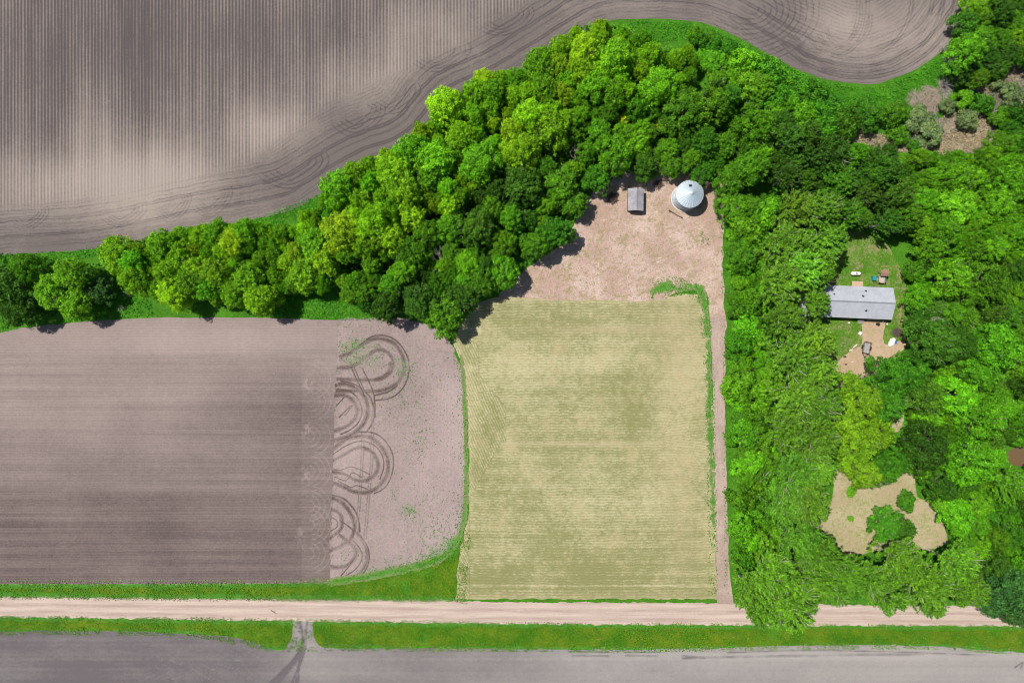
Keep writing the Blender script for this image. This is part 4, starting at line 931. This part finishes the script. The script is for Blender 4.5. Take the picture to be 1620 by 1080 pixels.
grassp = [[(-20, 402), (120, 396), (260, 372), (400, 348), (520, 300), (530, 320), (420, 365), (260, 390), (185, 400), (60, 420), (-20, 425)], [(170, 420), (200, 450), (240, 480), (240, 500), (90, 512), (120, 500), (180, 470)],
          [(455, 462), (515, 440), (535, 470), (600, 498), (600, 508), (440, 503), (430, 492)], [(990, 32), (1080, 36), (1130, 48), (1270, 118), (1313, 132), (1363, 139), (1397, 136), (1447, 116), (1490, 86), (1520, 49), (1537, 12), (1545, 60), (1510, 120), (1450, 150), (1430, 200), (1345, 190), (1250, 150), (1100, 62), (1010, 70)]]
scatter('tall_grass', grassp, 13, 0.5, 0.9, (0.055, 0.29, 0.008), 'tall bright green grass along the edge of the upper field', 'grass', 0.8, 0.28, seed=3)
verge = [P_d1, P_d2]
scatter('verge_grass', verge, 15, 0.33, 0.35, (0.075, 0.24, 0.006), 'coarse green grass growing on both sides of the road', 'grass', 0.4, 0.35, seed=4, coords='w', clump=0.40)
rimp = [wpts(q) for q in ([(-150, 918), (430, 916), (521, 912), (521, 924), (0, 928), (-150, 928)], [(-150, 941), (540, 945), (740, 948), (740, 954), (300, 950), (-150, 946)], [(-150, 971), (300, 975), (800, 982), (1300, 985), (1700, 986), (1700, 991), (800, 988), (300, 982), (-150, 977)],
     [(-150, 996), (200, 995), (400, 1010), (430, 1022), (420, 1030), (340, 1009), (200, 1003), (-150, 1004)], [(505, 1016), (700, 1021), (1000, 1023), (1300, 1017), (1480, 1018), (1640, 1028), (1640, 1038), (1480, 1027), (1300, 1024), (1000, 1031), (510, 1029)])]
scatter('dry_grass', rimp, 9, 0.3, 0.25, (0.34, 0.33, 0.17), 'pale dry grass fringing the road and the verge', 'grass', 0.5, 0.35, seed=5, coords='w', clump=0.47)
scatter('fringe_grass', rimp, 10, 0.28, 0.25, (0.10, 0.28, 0.05), 'soft green grass creeping from the verges into the bare soil', 'grass', 0.5, 0.4, seed=15, coords='w', clump=0.45)
lawn = [[(1315, 360), (1350, 368), (1395, 388), (1420, 430), (1432, 480), (1436, 540), (1415, 535), (1402, 520), (1418, 505), (1418, 450), (1300, 445), (1310, 400)], [(1290, 508), (1360, 506), (1358, 540), (1320, 570), (1290, 590), (1275, 560)]]
scatter('lawn_grass', lawn, 12, 0.34, 0.3, (0.085, 0.26, 0.012), 'uneven green grass of the lawn round the house', 'grass', 0.6, 0.35, seed=6, clump=0.53)
def wm(x, y, rng):
    d = sdf(x, y, P_we); w = we_weed(x, y, np.maximum(d, 0))
    return (d > -0.4) & (rng.random(len(x)) < np.clip(w - 0.08, 0, 1) ** 1.3 * 0.9) & (fbm(x, y, 1.1, 3) > 0.38) & (paint(x, y, TR) < 0.35)
scatter('weeds', [P_we], 22, 0.27, 0.22, (0.055, 0.21, 0.03), 'green weeds sprouting in the tracked field', 'weeds', 0.5, 0.55, mask=wm, seed=7, coords='w')
yardp = [[(1030, 475), (1028, 445), (1060, 436), (1105, 444), (1122, 470), (1130, 600), (1134, 800), (1136, 940), (1120, 940), (1118, 760), (1112, 560), (1105, 480), (1085, 466)], [(1108, 364), (1122, 364), (1122, 388), (1108, 388)], [(1126, 300), (1150, 300), (1152, 940), (1146, 940), (1143, 520), (1140, 400)]]
scatter('lane_grass', yardp, 12, 0.36, 0.25, (0.06, 0.25, 0.02), 'ragged bright grass along the lane and the yard corner', 'grass', 0.55, 0.4, seed=8, clump=0.46)
scatter('straw_litter', [[(830, 470), (815, 455), (850, 425), (905, 375), (930, 330), (990, 300), (1060, 300), (1130, 300), (1140, 420), (1143, 520), (1125, 515), (1110, 455), (1030, 474)]], 6, 0.3, 0.05, (0.40, 0.33, 0.2), 'dry straw litter strewn over the bare yard', 'straw', 0.3, 0.35, seed=21, clump=0.52)
M['straw'] = simple('dry_straw', (0.36, 0.29, 0.175), 0.9, var=0.4, sc=1.5)
reedp = [[(1445, 242), (1470, 218), (1510, 200), (1560, 180), (1565, 215), (1540, 238), (1500, 246)], [(1535, 145), (1590, 112), (1640, 98), (1640, 150), (1590, 160), (1560, 170)], [(1355, 205), (1400, 215), (1440, 235), (1400, 245), (1360, 225)]]
scatter('reeds', reedp, 26, 0.75, 0.7, (1, 1, 1), 'flattened tan reeds in the dry creek bed', 'reeds', 0.8, 0.2, matname='straw', seed=9, clump=0.36)

M['twig'] = simple('grey_twig', (0.27, 0.245, 0.22), 0.9, var=0.4, sc=1.5)
scatter('dead_twigs', [[(1400, 205), (1440, 215), (1480, 175), (1530, 140), (1590, 110), (1640, 95), (1640, 165), (1590, 190), (1550, 180), (1520, 205), (1470, 220), (1420, 240)], [(1490, 100), (1530, 60), (1545, 120), (1515, 140)]], 16, 1.1, 0.8, (1, 1, 1), 'grey dead twigs lying through the creek brush', 'twigs', 0.7, 0.09, matname='twig', seed=31, clump=0.46)
scatter('creek_brush', [[(1430, 195), (1520, 150), (1590, 130), (1640, 140), (1620, 215), (1570, 215), (1560, 185), (1500, 205), (1440, 225)]], 9, 0.45, 1.3, (0.10, 0.17, 0.055), 'grey green brush growing along the dry creek', 'brush', 0.8, 0.5, seed=32, clump=0.5)
# ------------------------------------------------------------------ grain bin
M['zinc'] = None
g = G('galvanised'); n = g.noise(1.3, 5, 0.7); n2 = g.noise(0.35, 3)
M['zinc'] = g.done(g.mix(g.step(g.noise(0.8, 5, 0.75), 0.55, 0.75), g.mix(n, (0.42, 0.50, 0.57), (0.58, 0.655, 0.71)), (0.48, 0.55, 0.60)), g.math('MULTIPLY_ADD', n2, 0.25, 0.34), None, 0.35, 0.5)
g = G('galvanised_wall'); n = g.noise(1.0, 5, 0.7, stretch=(1, 1, 0.25))
M['zincwall'] = g.done(g.mix(n, (0.22, 0.28, 0.33), (0.38, 0.43, 0.47)), 0.42, None, 0.5, 0.5)
M['concrete'] = simple('concrete', (0.50, 0.47, 0.43), 0.9, var=0.2)
M['darkmetal'] = simple('dark_metal', (0.03, 0.032, 0.035), 0.5, 0.4, 0.3)
M['rust'] = simple('rusty_steel', (0.10, 0.06, 0.045), 0.8, 0.2, 0.5)
bx_, by_ = W(1083, 314)
root = empty('grain_bin', (bx_, by_, 0)); tag(root, 'round galvanised steel grain bin with a ribbed cone roof in the yard', 'grain bin')
MB().lathe([(3.12, -0.2), (3.12, 0.16), (3.06, 0.2), (0.02, 0.2)], 48).build('foundation', M['concrete'], root)
prof = [(2.86 + 0.022 * math.sin(k * PI / 2), 0.2 + k * (4.55 / 120)) for k in range(121)]
wall = MB().lathe(prof, 64, close=False).build('wall', M['zincwall'], root, True)
hoops = MB()
for k in range(5): hoops.lathe([(2.875, 0.93 + 0.76 * k), (2.905, 0.94 + 0.76 * k), (2.905, 0.965 + 0.76 * k), (2.875, 0.975 + 0.76 * k)], 64, close=False)
hoops.build('hoops', M['zinc'], wall)
rf = MB(); nseg = 112; v = []; f = []
rings = [(3.06, 4.66), (3.05, 4.72), (2.3, 5.16), (1.5, 5.62), (0.62, 6.13), (0.36, 6.28)]
for r_, z_ in rings:
    for k in range(nseg):
        a = 2 * PI * k / nseg; rib = 0.065 if k % 4 == 0 else 0.0
        v.append((r_ * math.cos(a), r_ * math.sin(a), z_ + rib * (r_ < 3.06)))
for i in range(len(rings) - 1):
    for k in range(nseg): f.append((i * nseg + k, i * nseg + (k + 1) % nseg, (i + 1) * nseg + (k + 1) % nseg, (i + 1) * nseg + k))
roof = rf.add(v, f).build('roof', M['zinc'], root)
MB().lathe([(0.46, 6.25), (0.46, 6.36), (0.40, 6.40), (0.05, 6.56)], 24).build('cap', M['zinc'], roof, True)
hb = MB(); hb.box(-0.15, 1.62, 5.66, 0.62, 0.5, 0.2, 0.0, 0.03).build('hatch', M['darkmetal'], roof)
dr = MB(); dr.box(0, -2.91, 1.25, 0.75, 0.08, 1.5, 0, 0.02); d_ = dr.build('door', M['zincwall'], root)
MB().box(0.24, -2.975, 1.25, 0.06, 0.05, 0.22, 0, 0.01).build('handle', M['darkmetal'], d_)
lad = MB()
for sx in (-0.2, 0.2): lad.box(sx * 0.8 + 0.9, -2.86 + 0.0, 2.6, 0.04, 0.04, 4.2)
for k in range(13): lad.box(0.9, -2.86, 0.7 + 0.3 * k, 0.30, 0.03, 0.03)
lad.build('ladder', M['zincwall'], root)

# ------------------------------------------------------------------ shed
def shingle(name, a, b, axis=0, row=0.28):
    g = G(name); sx = g.n('ShaderNodeSeparateXYZ'); g.t.links.new(g.co, sx.inputs[0]); u = sx.outputs[axis]
    n1 = g.noise(2.2, 4, 0.8); n2 = g.noise(0.5, 4, 0.6)
    st = g.math('FRACT', g.math('MULTIPLY', u, 1 / row))
    t = add(g, g.math('MULTIPLY', n1, 0.7), g.math('MULTIPLY', n2, 0.75), g.math('MULTIPLY', g.step(st, 0.0, 0.25), 0.15))
    col = g.mix(g.step(t, 0.4, 1.15), a, b)
    return g.done(col, 0.9, g.bump(g.math('ADD', st, n1), 0.35, 0.03), spec=0.15)
M['shedroof'] = shingle('worn_shingles', (0.15, 0.145, 0.16), (0.36, 0.35, 0.375), 0)
M['houseroof'] = shingle('grey_shingles', (0.27, 0.285, 0.32), (0.40, 0.42, 0.455), 1)
M['shedwall'] = simple('dark_boards', (0.12, 0.07, 0.06), 0.85, var=0.35, sc=4)
M['trim'] = simple('pale_trim', (0.55, 0.55, 0.53), 0.7, var=0.1)
M['siding'] = simple('pale_siding', (0.50, 0.49, 0.46), 0.75, var=0.1)
M['glass'] = simple('window_glass', (0.03, 0.04, 0.05), 0.12, var=0.1, spec=0.6)
M['white'] = simple('white_paint', (0.80, 0.80, 0.78), 0.45, var=0.06)
M['deck'] = simple('tan_deck', (0.46, 0.33, 0.23), 0.85, var=0.25, sc=5)

def gable(root, w, l, eave, ridge, ov, roofmat, wallmat, axis='y', thick=0.12):
    """walls w x l with a ridge along the l side (local y); roof overhangs by ov"""
    wl = MB(); hw, hl = w / 2, l / 2; rs = eave + (ridge - eave)
    wl.add([(-hw, -hl, -0.1), (hw, -hl, -0.1), (hw, hl, -0.1), (-hw, hl, -0.1), (-hw, -hl, eave), (hw, -hl, eave), (hw, hl, eave), (-hw, hl, eave), (0, -hl, ridge - 0.02), (0, hl, ridge - 0.02)],
           [(0, 1, 5, 8, 4), (2, 3, 7, 9, 6), (1, 2, 6, 5), (3, 0, 4, 7), (3, 2, 1, 0)])
    wall = wl.build('wall', wallmat, root)
    sl = (ridge - eave) / hw; ez = eave - sl * ov + 0.02; W2, L2 = hw + ov, hl + ov; rf = MB()
    for sgn in (-1, 1):
        pts = [(sgn * W2, -L2, ez), (sgn * W2, L2, ez), (0, L2, ridge + 0.02), (0, -L2, ridge + 0.02)]
        top = [(x, y, z + thick) for x, y, z in pts]
        q = [(0, 1, 2, 3), (7, 6, 5, 4), (0, 4, 5, 1), (1, 5, 6, 2), (3, 7, 4, 0)]
        rf.add(pts + top, q if sgn > 0 else [tuple(reversed(k)) for k in q])
    return wall, rf.build('roof', roofmat, root)
sx_, sy_ = Wz(1006.2, 315.5, 2.4)
root = empty('shed', (sx_, sy_, 0), math.radians(-1)); tag(root, 'small wooden shed with a worn grey shingle roof left of the grain bin', 'shed')
wall, roof = gable(root, 3.1, 4.6, 2.1, 2.85, 0.2, M['shedroof'], M['shedwall'])
MB().box(0, 0, 2.99, 0.2, 5.0, 0.04).build('ridge_cap', M['shedroof'], roof)
for sx in (-0.52, 0.52):
    d_ = MB().box(sx, -2.325, 0.95, 1.0, 0.05, 1.8).build('door', M['shedwall'], wall)
    MB().box(sx * 0.25, -2.37, 0.95, 0.04, 0.04, 0.18).build('handle', M['darkmetal'], d_)

# ------------------------------------------------------------------ house
hx, hy = Wz(1340, 477.2, 3.0)
root = empty('house', (hx, hy, 0), math.radians(-2.5) + PI / 2); tag(root, 'long single storey house under a light grey shingle roof in the trees', 'house')
M['houseroof'] = shingle('grey_shingles', (0.27, 0.285, 0.32), (0.40, 0.42, 0.455), 0)
wall, roof = gable(root, 6.4, 20.0, 2.7, 3.95, 0.36, M['houseroof'], M['siding'])
MB().box(0, 0, 4.10, 0.26, 20.7, 0.05).build('ridge_cap', simple('ridge_shingle', (0.17, 0.18, 0.2), 0.9), roof)
def vent(x, y, h, r):
    z = 2.7 + 1.25 * (1 - abs(x) / 3.2) + 0.1
    vv = MB().lathe([(r * 1.7, z), (r * 1.7, z + 0.06), (r, z + 0.08), (r, z + h), (r * 1.25, z + h), (r * 1.25, z + h + 0.06), (0.01, z + h + 0.1)], 12).build('roof_vent', M['darkmetal'], roof)
    vv.location = (x, y, 0)
# local +x is up the photo, local -y is to the right of the photo
vent(2.55, -4.0, 0.3, 0.12); vent(1.35, -3.2, 0.35, 0.13); vent(-1.8, -4.1, 0.35, 0.13); vent(1.5, 3.2, 0.3, 0.1)
for y in (-7.6, -1.6, 3.2, 7.2):
    for sgn in (-1, 1):
        if sgn > 0 and y == -1.6: continue
        fr = MB().box(sgn * 3.225, y, 1.6, 0.06, 1.5, 1.2).build('window', M['trim'], wall); MB().box(sgn * 3.262, y, 1.6, 0.02, 1.3, 1.0).build('pane', M['glass'], fr)
d_ = MB().box(-3.23, -4.6, 1.15, 0.06, 0.95, 2.05).build('door', M['white'], wall); MB().box(-3.285, -4.25, 1.1, 0.05, 0.05, 0.05).build('handle', M['darkmetal'], d_)
st = MB(); st.box(-3.75, -4.6, 0.3, 1.0, 1.4, 0.5, 0, 0.02); st.box(-4.4, -4.6, 0.12, 0.35, 1.2, 0.22, 0, 0.02); st.build('front_step', M['greywood'], root)
dk = MB()
for k in range(12): dk.box(4.06, -4.52 + 0.212 * k, 0.62, 1.72, 0.2, 0.05)
for xx in (3.35, 4.75):
    for yy in (-4.4, -2.3): dk.box(xx, yy, 0.28, 0.1, 0.1, 0.62)
dk.build('back_deck', M['deck'], root)

# ------------------------------------------------------------------ things round the house
tx, ty = Wz(1354.0, 432.6, 0.7)
root = empty('propane_tank', (tx, ty, 0), math.radians(-1)); tag(root, 'white propane tank lying on the lawn behind the house', 'tank')
tb = MB(); R_ = 0.41; prof = [(-1.12, 0.02), (-1.10, 0.16), (-1.04, 0.27), (-0.94, 0.35), (-0.8, 0.40), (-0.7, R_), (0.7, R_), (0.8, 0.40), (0.94, 0.35), (1.04, 0.27), (1.10, 0.16), (1.12, 0.02)]
v = []; f = []
for x, r_ in prof:
    for k in range(20): a = 2 * PI * k / 20; v.append((x, r_ * math.cos(a), 0.68 + r_ * math.sin(a)))
for i in range(len(prof) - 1):
    for k in range(20): f.append((i * 20 + k, (i + 1) * 20 + k, (i + 1) * 20 + (k + 1) % 20, i * 20 + (k + 1) % 20))
tb.add(v, f).build('tank', M['white'], root, True)
MB().lathe([(0.2, 1.05), (0.2, 1.2), (0.15, 1.28), (0.02, 1.31)], 14).build('dome', M['greywood'], root, True)
for sx in (-0.6, 0.6): MB().box(sx, 0, 0.15, 0.12, 0.7, 0.32).build('leg', M['white'], root)

px_, py_ = Wz(1395, 440.5, 1.2)
root = empty('play_set', (px_, py_, 0), math.radians(-2)); tag(root, 'wooden play set with brown roof and teal sides behind the house', 'play set')
M['teal'] = simple('teal_plastic', (0.02, 0.22, 0.25), 0.45, var=0.1); M['wood'] = simple('brown_wood', (0.29, 0.17, 0.12), 0.8, var=0.25, sc=5); M['palewood'] = simple('pale_wood', (0.45, 0.36, 0.30), 0.85, var=0.25, sc=5)
pf = MB()
for k in range(8): pf.box(0, -0.85 + 0.22 * k - 0.05, 1.25, 1.25, 0.205, 0.05)
pf.build('platform', M['palewood'], root)
for ax in (-0.62, 0.62):
    for ay, hh_ in ((-0.9, 1.75), (0.55, 2.3), (1.6, 2.3)): MB().box(ax, ay, hh_ / 2, 0.1, 0.1, hh_).build('post', M['wood'], root)
rl = MB().add([(-0.85, 0.45, 2.3), (0.85, 0.45, 2.3), (0.85, 1.72, 2.3), (-0.85, 1.72, 2.3), (-0.85, 1.08, 2.72), (0.85, 1.08, 2.72)], [(0, 1, 5, 4), (2, 3, 4, 5), (0, 4, 3), (1, 2, 5), (3, 2, 1, 0)]); rl.build('roof', M['wood'], root)
sd = MB()
prof = [(0.7, 1.3), (1.0, 1.25), (1.25, 0.85), (1.35, 0.45), (1.42, 0.3)]
for i in range(len(prof) - 1):
    (x0, z0), (x1, z1) = prof[i], prof[i + 1]
    for ya, yb, dz in ((-0.75, 0.75, 0), (-0.82, -0.75, 0.16), (0.75, 0.82, 0.16)):
        sd.add([(x0, ya, z0 + dz), (x1, ya, z1 + dz), (x1, yb, z1 + dz), (x0, yb, z0 + dz), (x0, ya, z0 - 0.05), (x1, ya, z1 - 0.05), (x1, yb, z1 - 0.05), (x0, yb, z0 - 0.05)], [(0, 1, 2, 3), (7, 6, 5, 4), (0, 4, 5, 1), (2, 6, 7, 3), (1, 5, 6, 2), (3, 7, 4, 0)])
sd.build('slide', M['teal'], root)
sw = MB().box(-1.35, 0.05, 0.75, 0.85, 1.1, 0.06, 0, 0.02); 
for ax in (-1.72, -0.98): sw.box(ax, 0.05, 0.36, 0.06, 0.9, 0.72)
sw.build('side_table', M['teal'], root)

# trailer
qx, qy = W(1368.8, 550.5)
root = empty('utility_trailer', (qx, qy, 0), math.radians(169)); tag(root, 'small flat utility trailer with dark rails parked on the dirt driveway', 'trailer')
dk = MB()
for k in range(8): dk.box(-0.63 + 0.18 * k, 0, 0.55, 0.17, 2.3, 0.04)
dk.build('deck', M['greywood'], root)
fm = MB()
for sx in (-0.76, 0.76):
    fm.box(sx, 0, 0.52, 0.08, 2.4, 0.12); fm.box(sx, 0, 0.92, 0.06, 2.4, 0.06)
    for yy in (-1.15, -0.4, 0.4, 1.15): fm.box(sx, yy, 0.74, 0.05, 0.05, 0.34)
for yy in (-1.17, 1.17): fm.box(0, yy, 0.52, 1.44, 0.08, 0.12)
fm.box(0, 1.17, 0.92, 1.46, 0.06, 0.06); fm.build('frame', M['darkmetal'], root)
tg = MB(); tg.tube([(-0.7, 1.2, 0.5), (0, 2.0, 0.48)], 0.05, 6); tg.tube([(0.7, 1.2, 0.5), (0, 2.0, 0.48)], 0.05, 6); tg.tube([(0, 1.9, 0.48), (0, 2.35, 0.48)], 0.055, 6); tg.build('tongue', M['darkmetal'], root)
MB().tube([(0.06, 1.95, 0.0), (0.06, 1.95, 0.75)], 0.035, 8).build('jack', M['darkmetal'], root)
tgt = MB()
for k in range(5): tgt.box(0, -1.3 - 0.02 * k, 0.6 + 0.16 * k, 1.5, 0.03, 0.03)
for sx in (-0.74, -0.25, 0.25, 0.74): tgt.tube([(sx, -1.26, 0.5), (sx, -1.40, 1.3)], 0.025, 6)
tgt.build('tailgate', M['darkmetal'], root)
for sx in (-0.95, 0.95):
    w_ = MB(); v = []; f = []; pr = [(0.16, -0.09), (0.29, -0.1), (0.33, -0.06), (0.33, 0.06), (0.29, 0.1), (0.16, 0.09)]
    for r_, x in pr:
        for k in range(18): a = 2 * PI * k / 18; v.append((sx + x, -0.15 + r_ * math.cos(a), 0.33 + r_ * math.sin(a)))
    for i in range(5):
        for k in range(18): f.append((i * 18 + k, i * 18 + (k + 1) % 18, (i + 1) * 18 + (k + 1) % 18, (i + 1) * 18 + k))
    wh = w_.add(v, f).build('wheel', M['darkmetal'], root, True); MB().tube([(sx - 0.06, -0.15, 0.33), (sx + 0.06, -0.15, 0.33)], 0.165, 14).build('rim', M['trim'], wh)
    fd = MB(); arc = [(-0.15 + 0.42 * math.cos(t), 0.33 + 0.42 * math.sin(t)) for t in np.linspace(0.15, PI - 0.15, 9)]
    for i in range(8):
        (y0, z0), (y1, z1) = arc[i], arc[i + 1]
        fd.add([(sx - .13, y0, z0), (sx + .13, y0, z0), (sx + .13, y1, z1), (sx - .13, y1, z1)], [(0, 1, 2, 3)])
    fd.build('fender', M['darkmetal'], root)

def single(name, mb, mat, label, cat, px, py, z=0.0, rz=0.0, group=None, sm=False):
    o = mb.build(name, mat, None, sm); x, y = W(px, py); o.location = (x, y, z); o.rotation_euler = (0, 0, rz); return tag(o, label, cat, group)
barrel = MB().lathe([(0.27, 0.0), (0.29, 0.04), (0.285, 0.3), (0.3, 0.32), (0.285, 0.34), (0.285, 0.6), (0.3, 0.62), (0.285, 0.64), (0.29, 0.88), (0.26, 0.9), (0.25, 0.84), (0.02, 0.83)], 20)
single('barrel', barrel, M['darkmetal'], 'dark steel barrel standing in front of the house', 'barrel', 1387.3, 512.5, 0, sm=True)
tub = lambda r, h: MB().lathe([(r * 0.8, 0), (r, h), (r * 1.08, h + 0.02), (r * 1.05, h + 0.05), (r * 0.9, h + 0.04), (r * 0.7, 0.06), (0.02, 0.05)], 18)
single('tub', tub(0.38, 0.45), M['white'], 'white tub on the lawn edge beside the driveway', 'tub', 1359.3, 527, 0, sm=True)
single('bucket', tub(0.17, 0.34), M['white'], 'small white bucket on the grass left of the front door', 'bucket', 1342, 510.5, 0, sm=True)
single('bucket', tub(0.19, 0.36), M['white'], 'white bucket nearest the right front corner of the house', 'bucket', 1402, 512.5, 0, sm=True)
single('flower_pot', tub(0.22, 0.3), M['trim'], 'pale flower pot close under the house front right of the barrel', 'flower pot', 1396, 508.3, 0, sm=True)
single('tarp', MB().blob((0, 0, 0.28), (0.62, 1.0, 0.36), 3, 14, 9, 0.22), M['white'], 'crumpled whitish tarp heap right of the driveway', 'tarp', 1410.3, 540.8, -0.1, -0.5)
single('crate', MB().box(0, 0, 0.22, 0.5, 0.62, 0.44, 0, 0.04), simple('blue_plastic', (0.05, 0.13, 0.33), 0.5), 'blue plastic crate beside the whitish tarp heap', 'crate', 1415.8, 541, 0, 0.2)
for i, (a, b, L, r, lab) in enumerate([(1346, 553.5, 0.9, 0.35, 'lower white board lying along the driveway edge'), (1352.8, 547, 1.1, 0.6, 'upper white board lying along the driveway edge')]):
    single('board', MB().box(0, 0, 0.05, L, 0.14, 0.06), M['white'], lab, 'board', a, b, 0.01, r, 'white boards edging the driveway')
for a, b, q, lab in ((1336, 564, 0.33, 'brown stone at the left side of the driveway'), (1338, 576, 0.28, 'dark stone lowest on the driveway'), (1348.5, 572.5, 0.3, 'pale stone in the middle of the lower driveway')):
    single('stone', MB().blob((0, 0, q * 0.35), (q, q * 0.8, q * 0.6), int(a), 9, 6, 0.25), M['concrete'] if 'pale' in lab else M['rust'] if 'brown' in lab else M['shedwall'], lab, 'stone', a, b)
single('steel_pole', MB().tube([(-1.45, 0.82, 0.16), (1.45, -0.82, 0.12)], 0.1, 10).tube([(-1.6, 0.95, 0.18), (-1.25, 0.66, 0.16)], 0.2, 10).tube([(1.2, -0.6, 0.14), (1.5, -0.85, 0.12)], 0.15, 10), M['rust'], 'dark pole lying on the bare yard below the grain bin', 'pole', 1069, 339.5)
single('skid_stick', MB().tube([(-0.6, 0.35, 0.06), (0, 0.02, 0.1), (0.6, -0.38, 0.05)], [0.07, 0.06, 0.03], 6).tube([(0, 0.02, 0.1), (0.25, 0.15, 0.12)], 0.025, 5), M['rust'], 'dark stick added in place of a skid mark on the gravel road', 'skid_stick', 433, 967, 0.03)  # made-up stick standing in for a dark skid mark

def brush(name, seed, rx, ry, h, n, mat, label, px, py, rz=0):
    rng = np.random.default_rng(seed); mb = MB()
    for i in range(n):
        a = rng.random() * 2 * PI; q = math.sqrt(rng.random()); x, y = rx * q * math.cos(a), ry * q * math.sin(a); z = 0.05 + h * (1 - q * q) * rng.random()
        d = Vector(rng.normal(size=3)); d.z *= 0.3; d.normalize(); L = 0.5 + 1.1 * rng.random(); r_ = 0.025 + 0.05 * rng.random() ** 2
        m = Vector((x, y, z)); e0 = m - d * L / 2; e1 = m + d * L / 2; k = Vector(rng.normal(size=3) * 0.12)
        e0.z = max(e0.z, 0.03); e1.z = max(e1.z, 0.03); mb.tube([e0, m + k, e1], [r_, r_ * 0.8, r_ * 0.3], 4, False)
    return single(name, mb, mat, label, 'brush pile', px, py, 0, rz)
M['palebrush'] = simple('pale_brush', (0.38, 0.30, 0.25), 0.9, var=0.35, sc=3); M['darkbrush'] = simple('dark_brush', (0.13, 0.09, 0.075), 0.9, var=0.4, sc=3)
brush('brush_pile', 1, 2.6, 3.3, 0.7, 700, M['palebrush'], 'largest pale brush heap on the grass near the creek', 1470, 158, 0.5)
brush('brush_pile', 2, 1.3, 2.0, 0.45, 240, M['palebrush'], 'pale brush heap on the left beside the largest one', 1444, 156, -0.3)
brush('brush_pile', 3, 1.5, 2.5, 0.5, 280, M['deadwood'], 'grey brush heap just right of the largest pale one', 1495, 140, 0.3)
brush('brush_pile', 4, 1.0, 0.8, 0.7, 150, M['darkbrush'], 'burnt brown brush heap at the right lawn edge by the house', 1418, 525, 0.2)
brush('brush_pile', 5, 1.0, 0.8, 0.6, 150, M['darkbrush'], 'small dark brush heap between shed and grain bin', 1041, 292.5, 0)
brush('brush_pile', 6, 1.1, 1.1, 0.7, 150, M['darkbrush'], 'dark sticks added to stand in for tree shade left of the shed', 969, 314, 0)  # heap added where only tree shadow darkens the ground
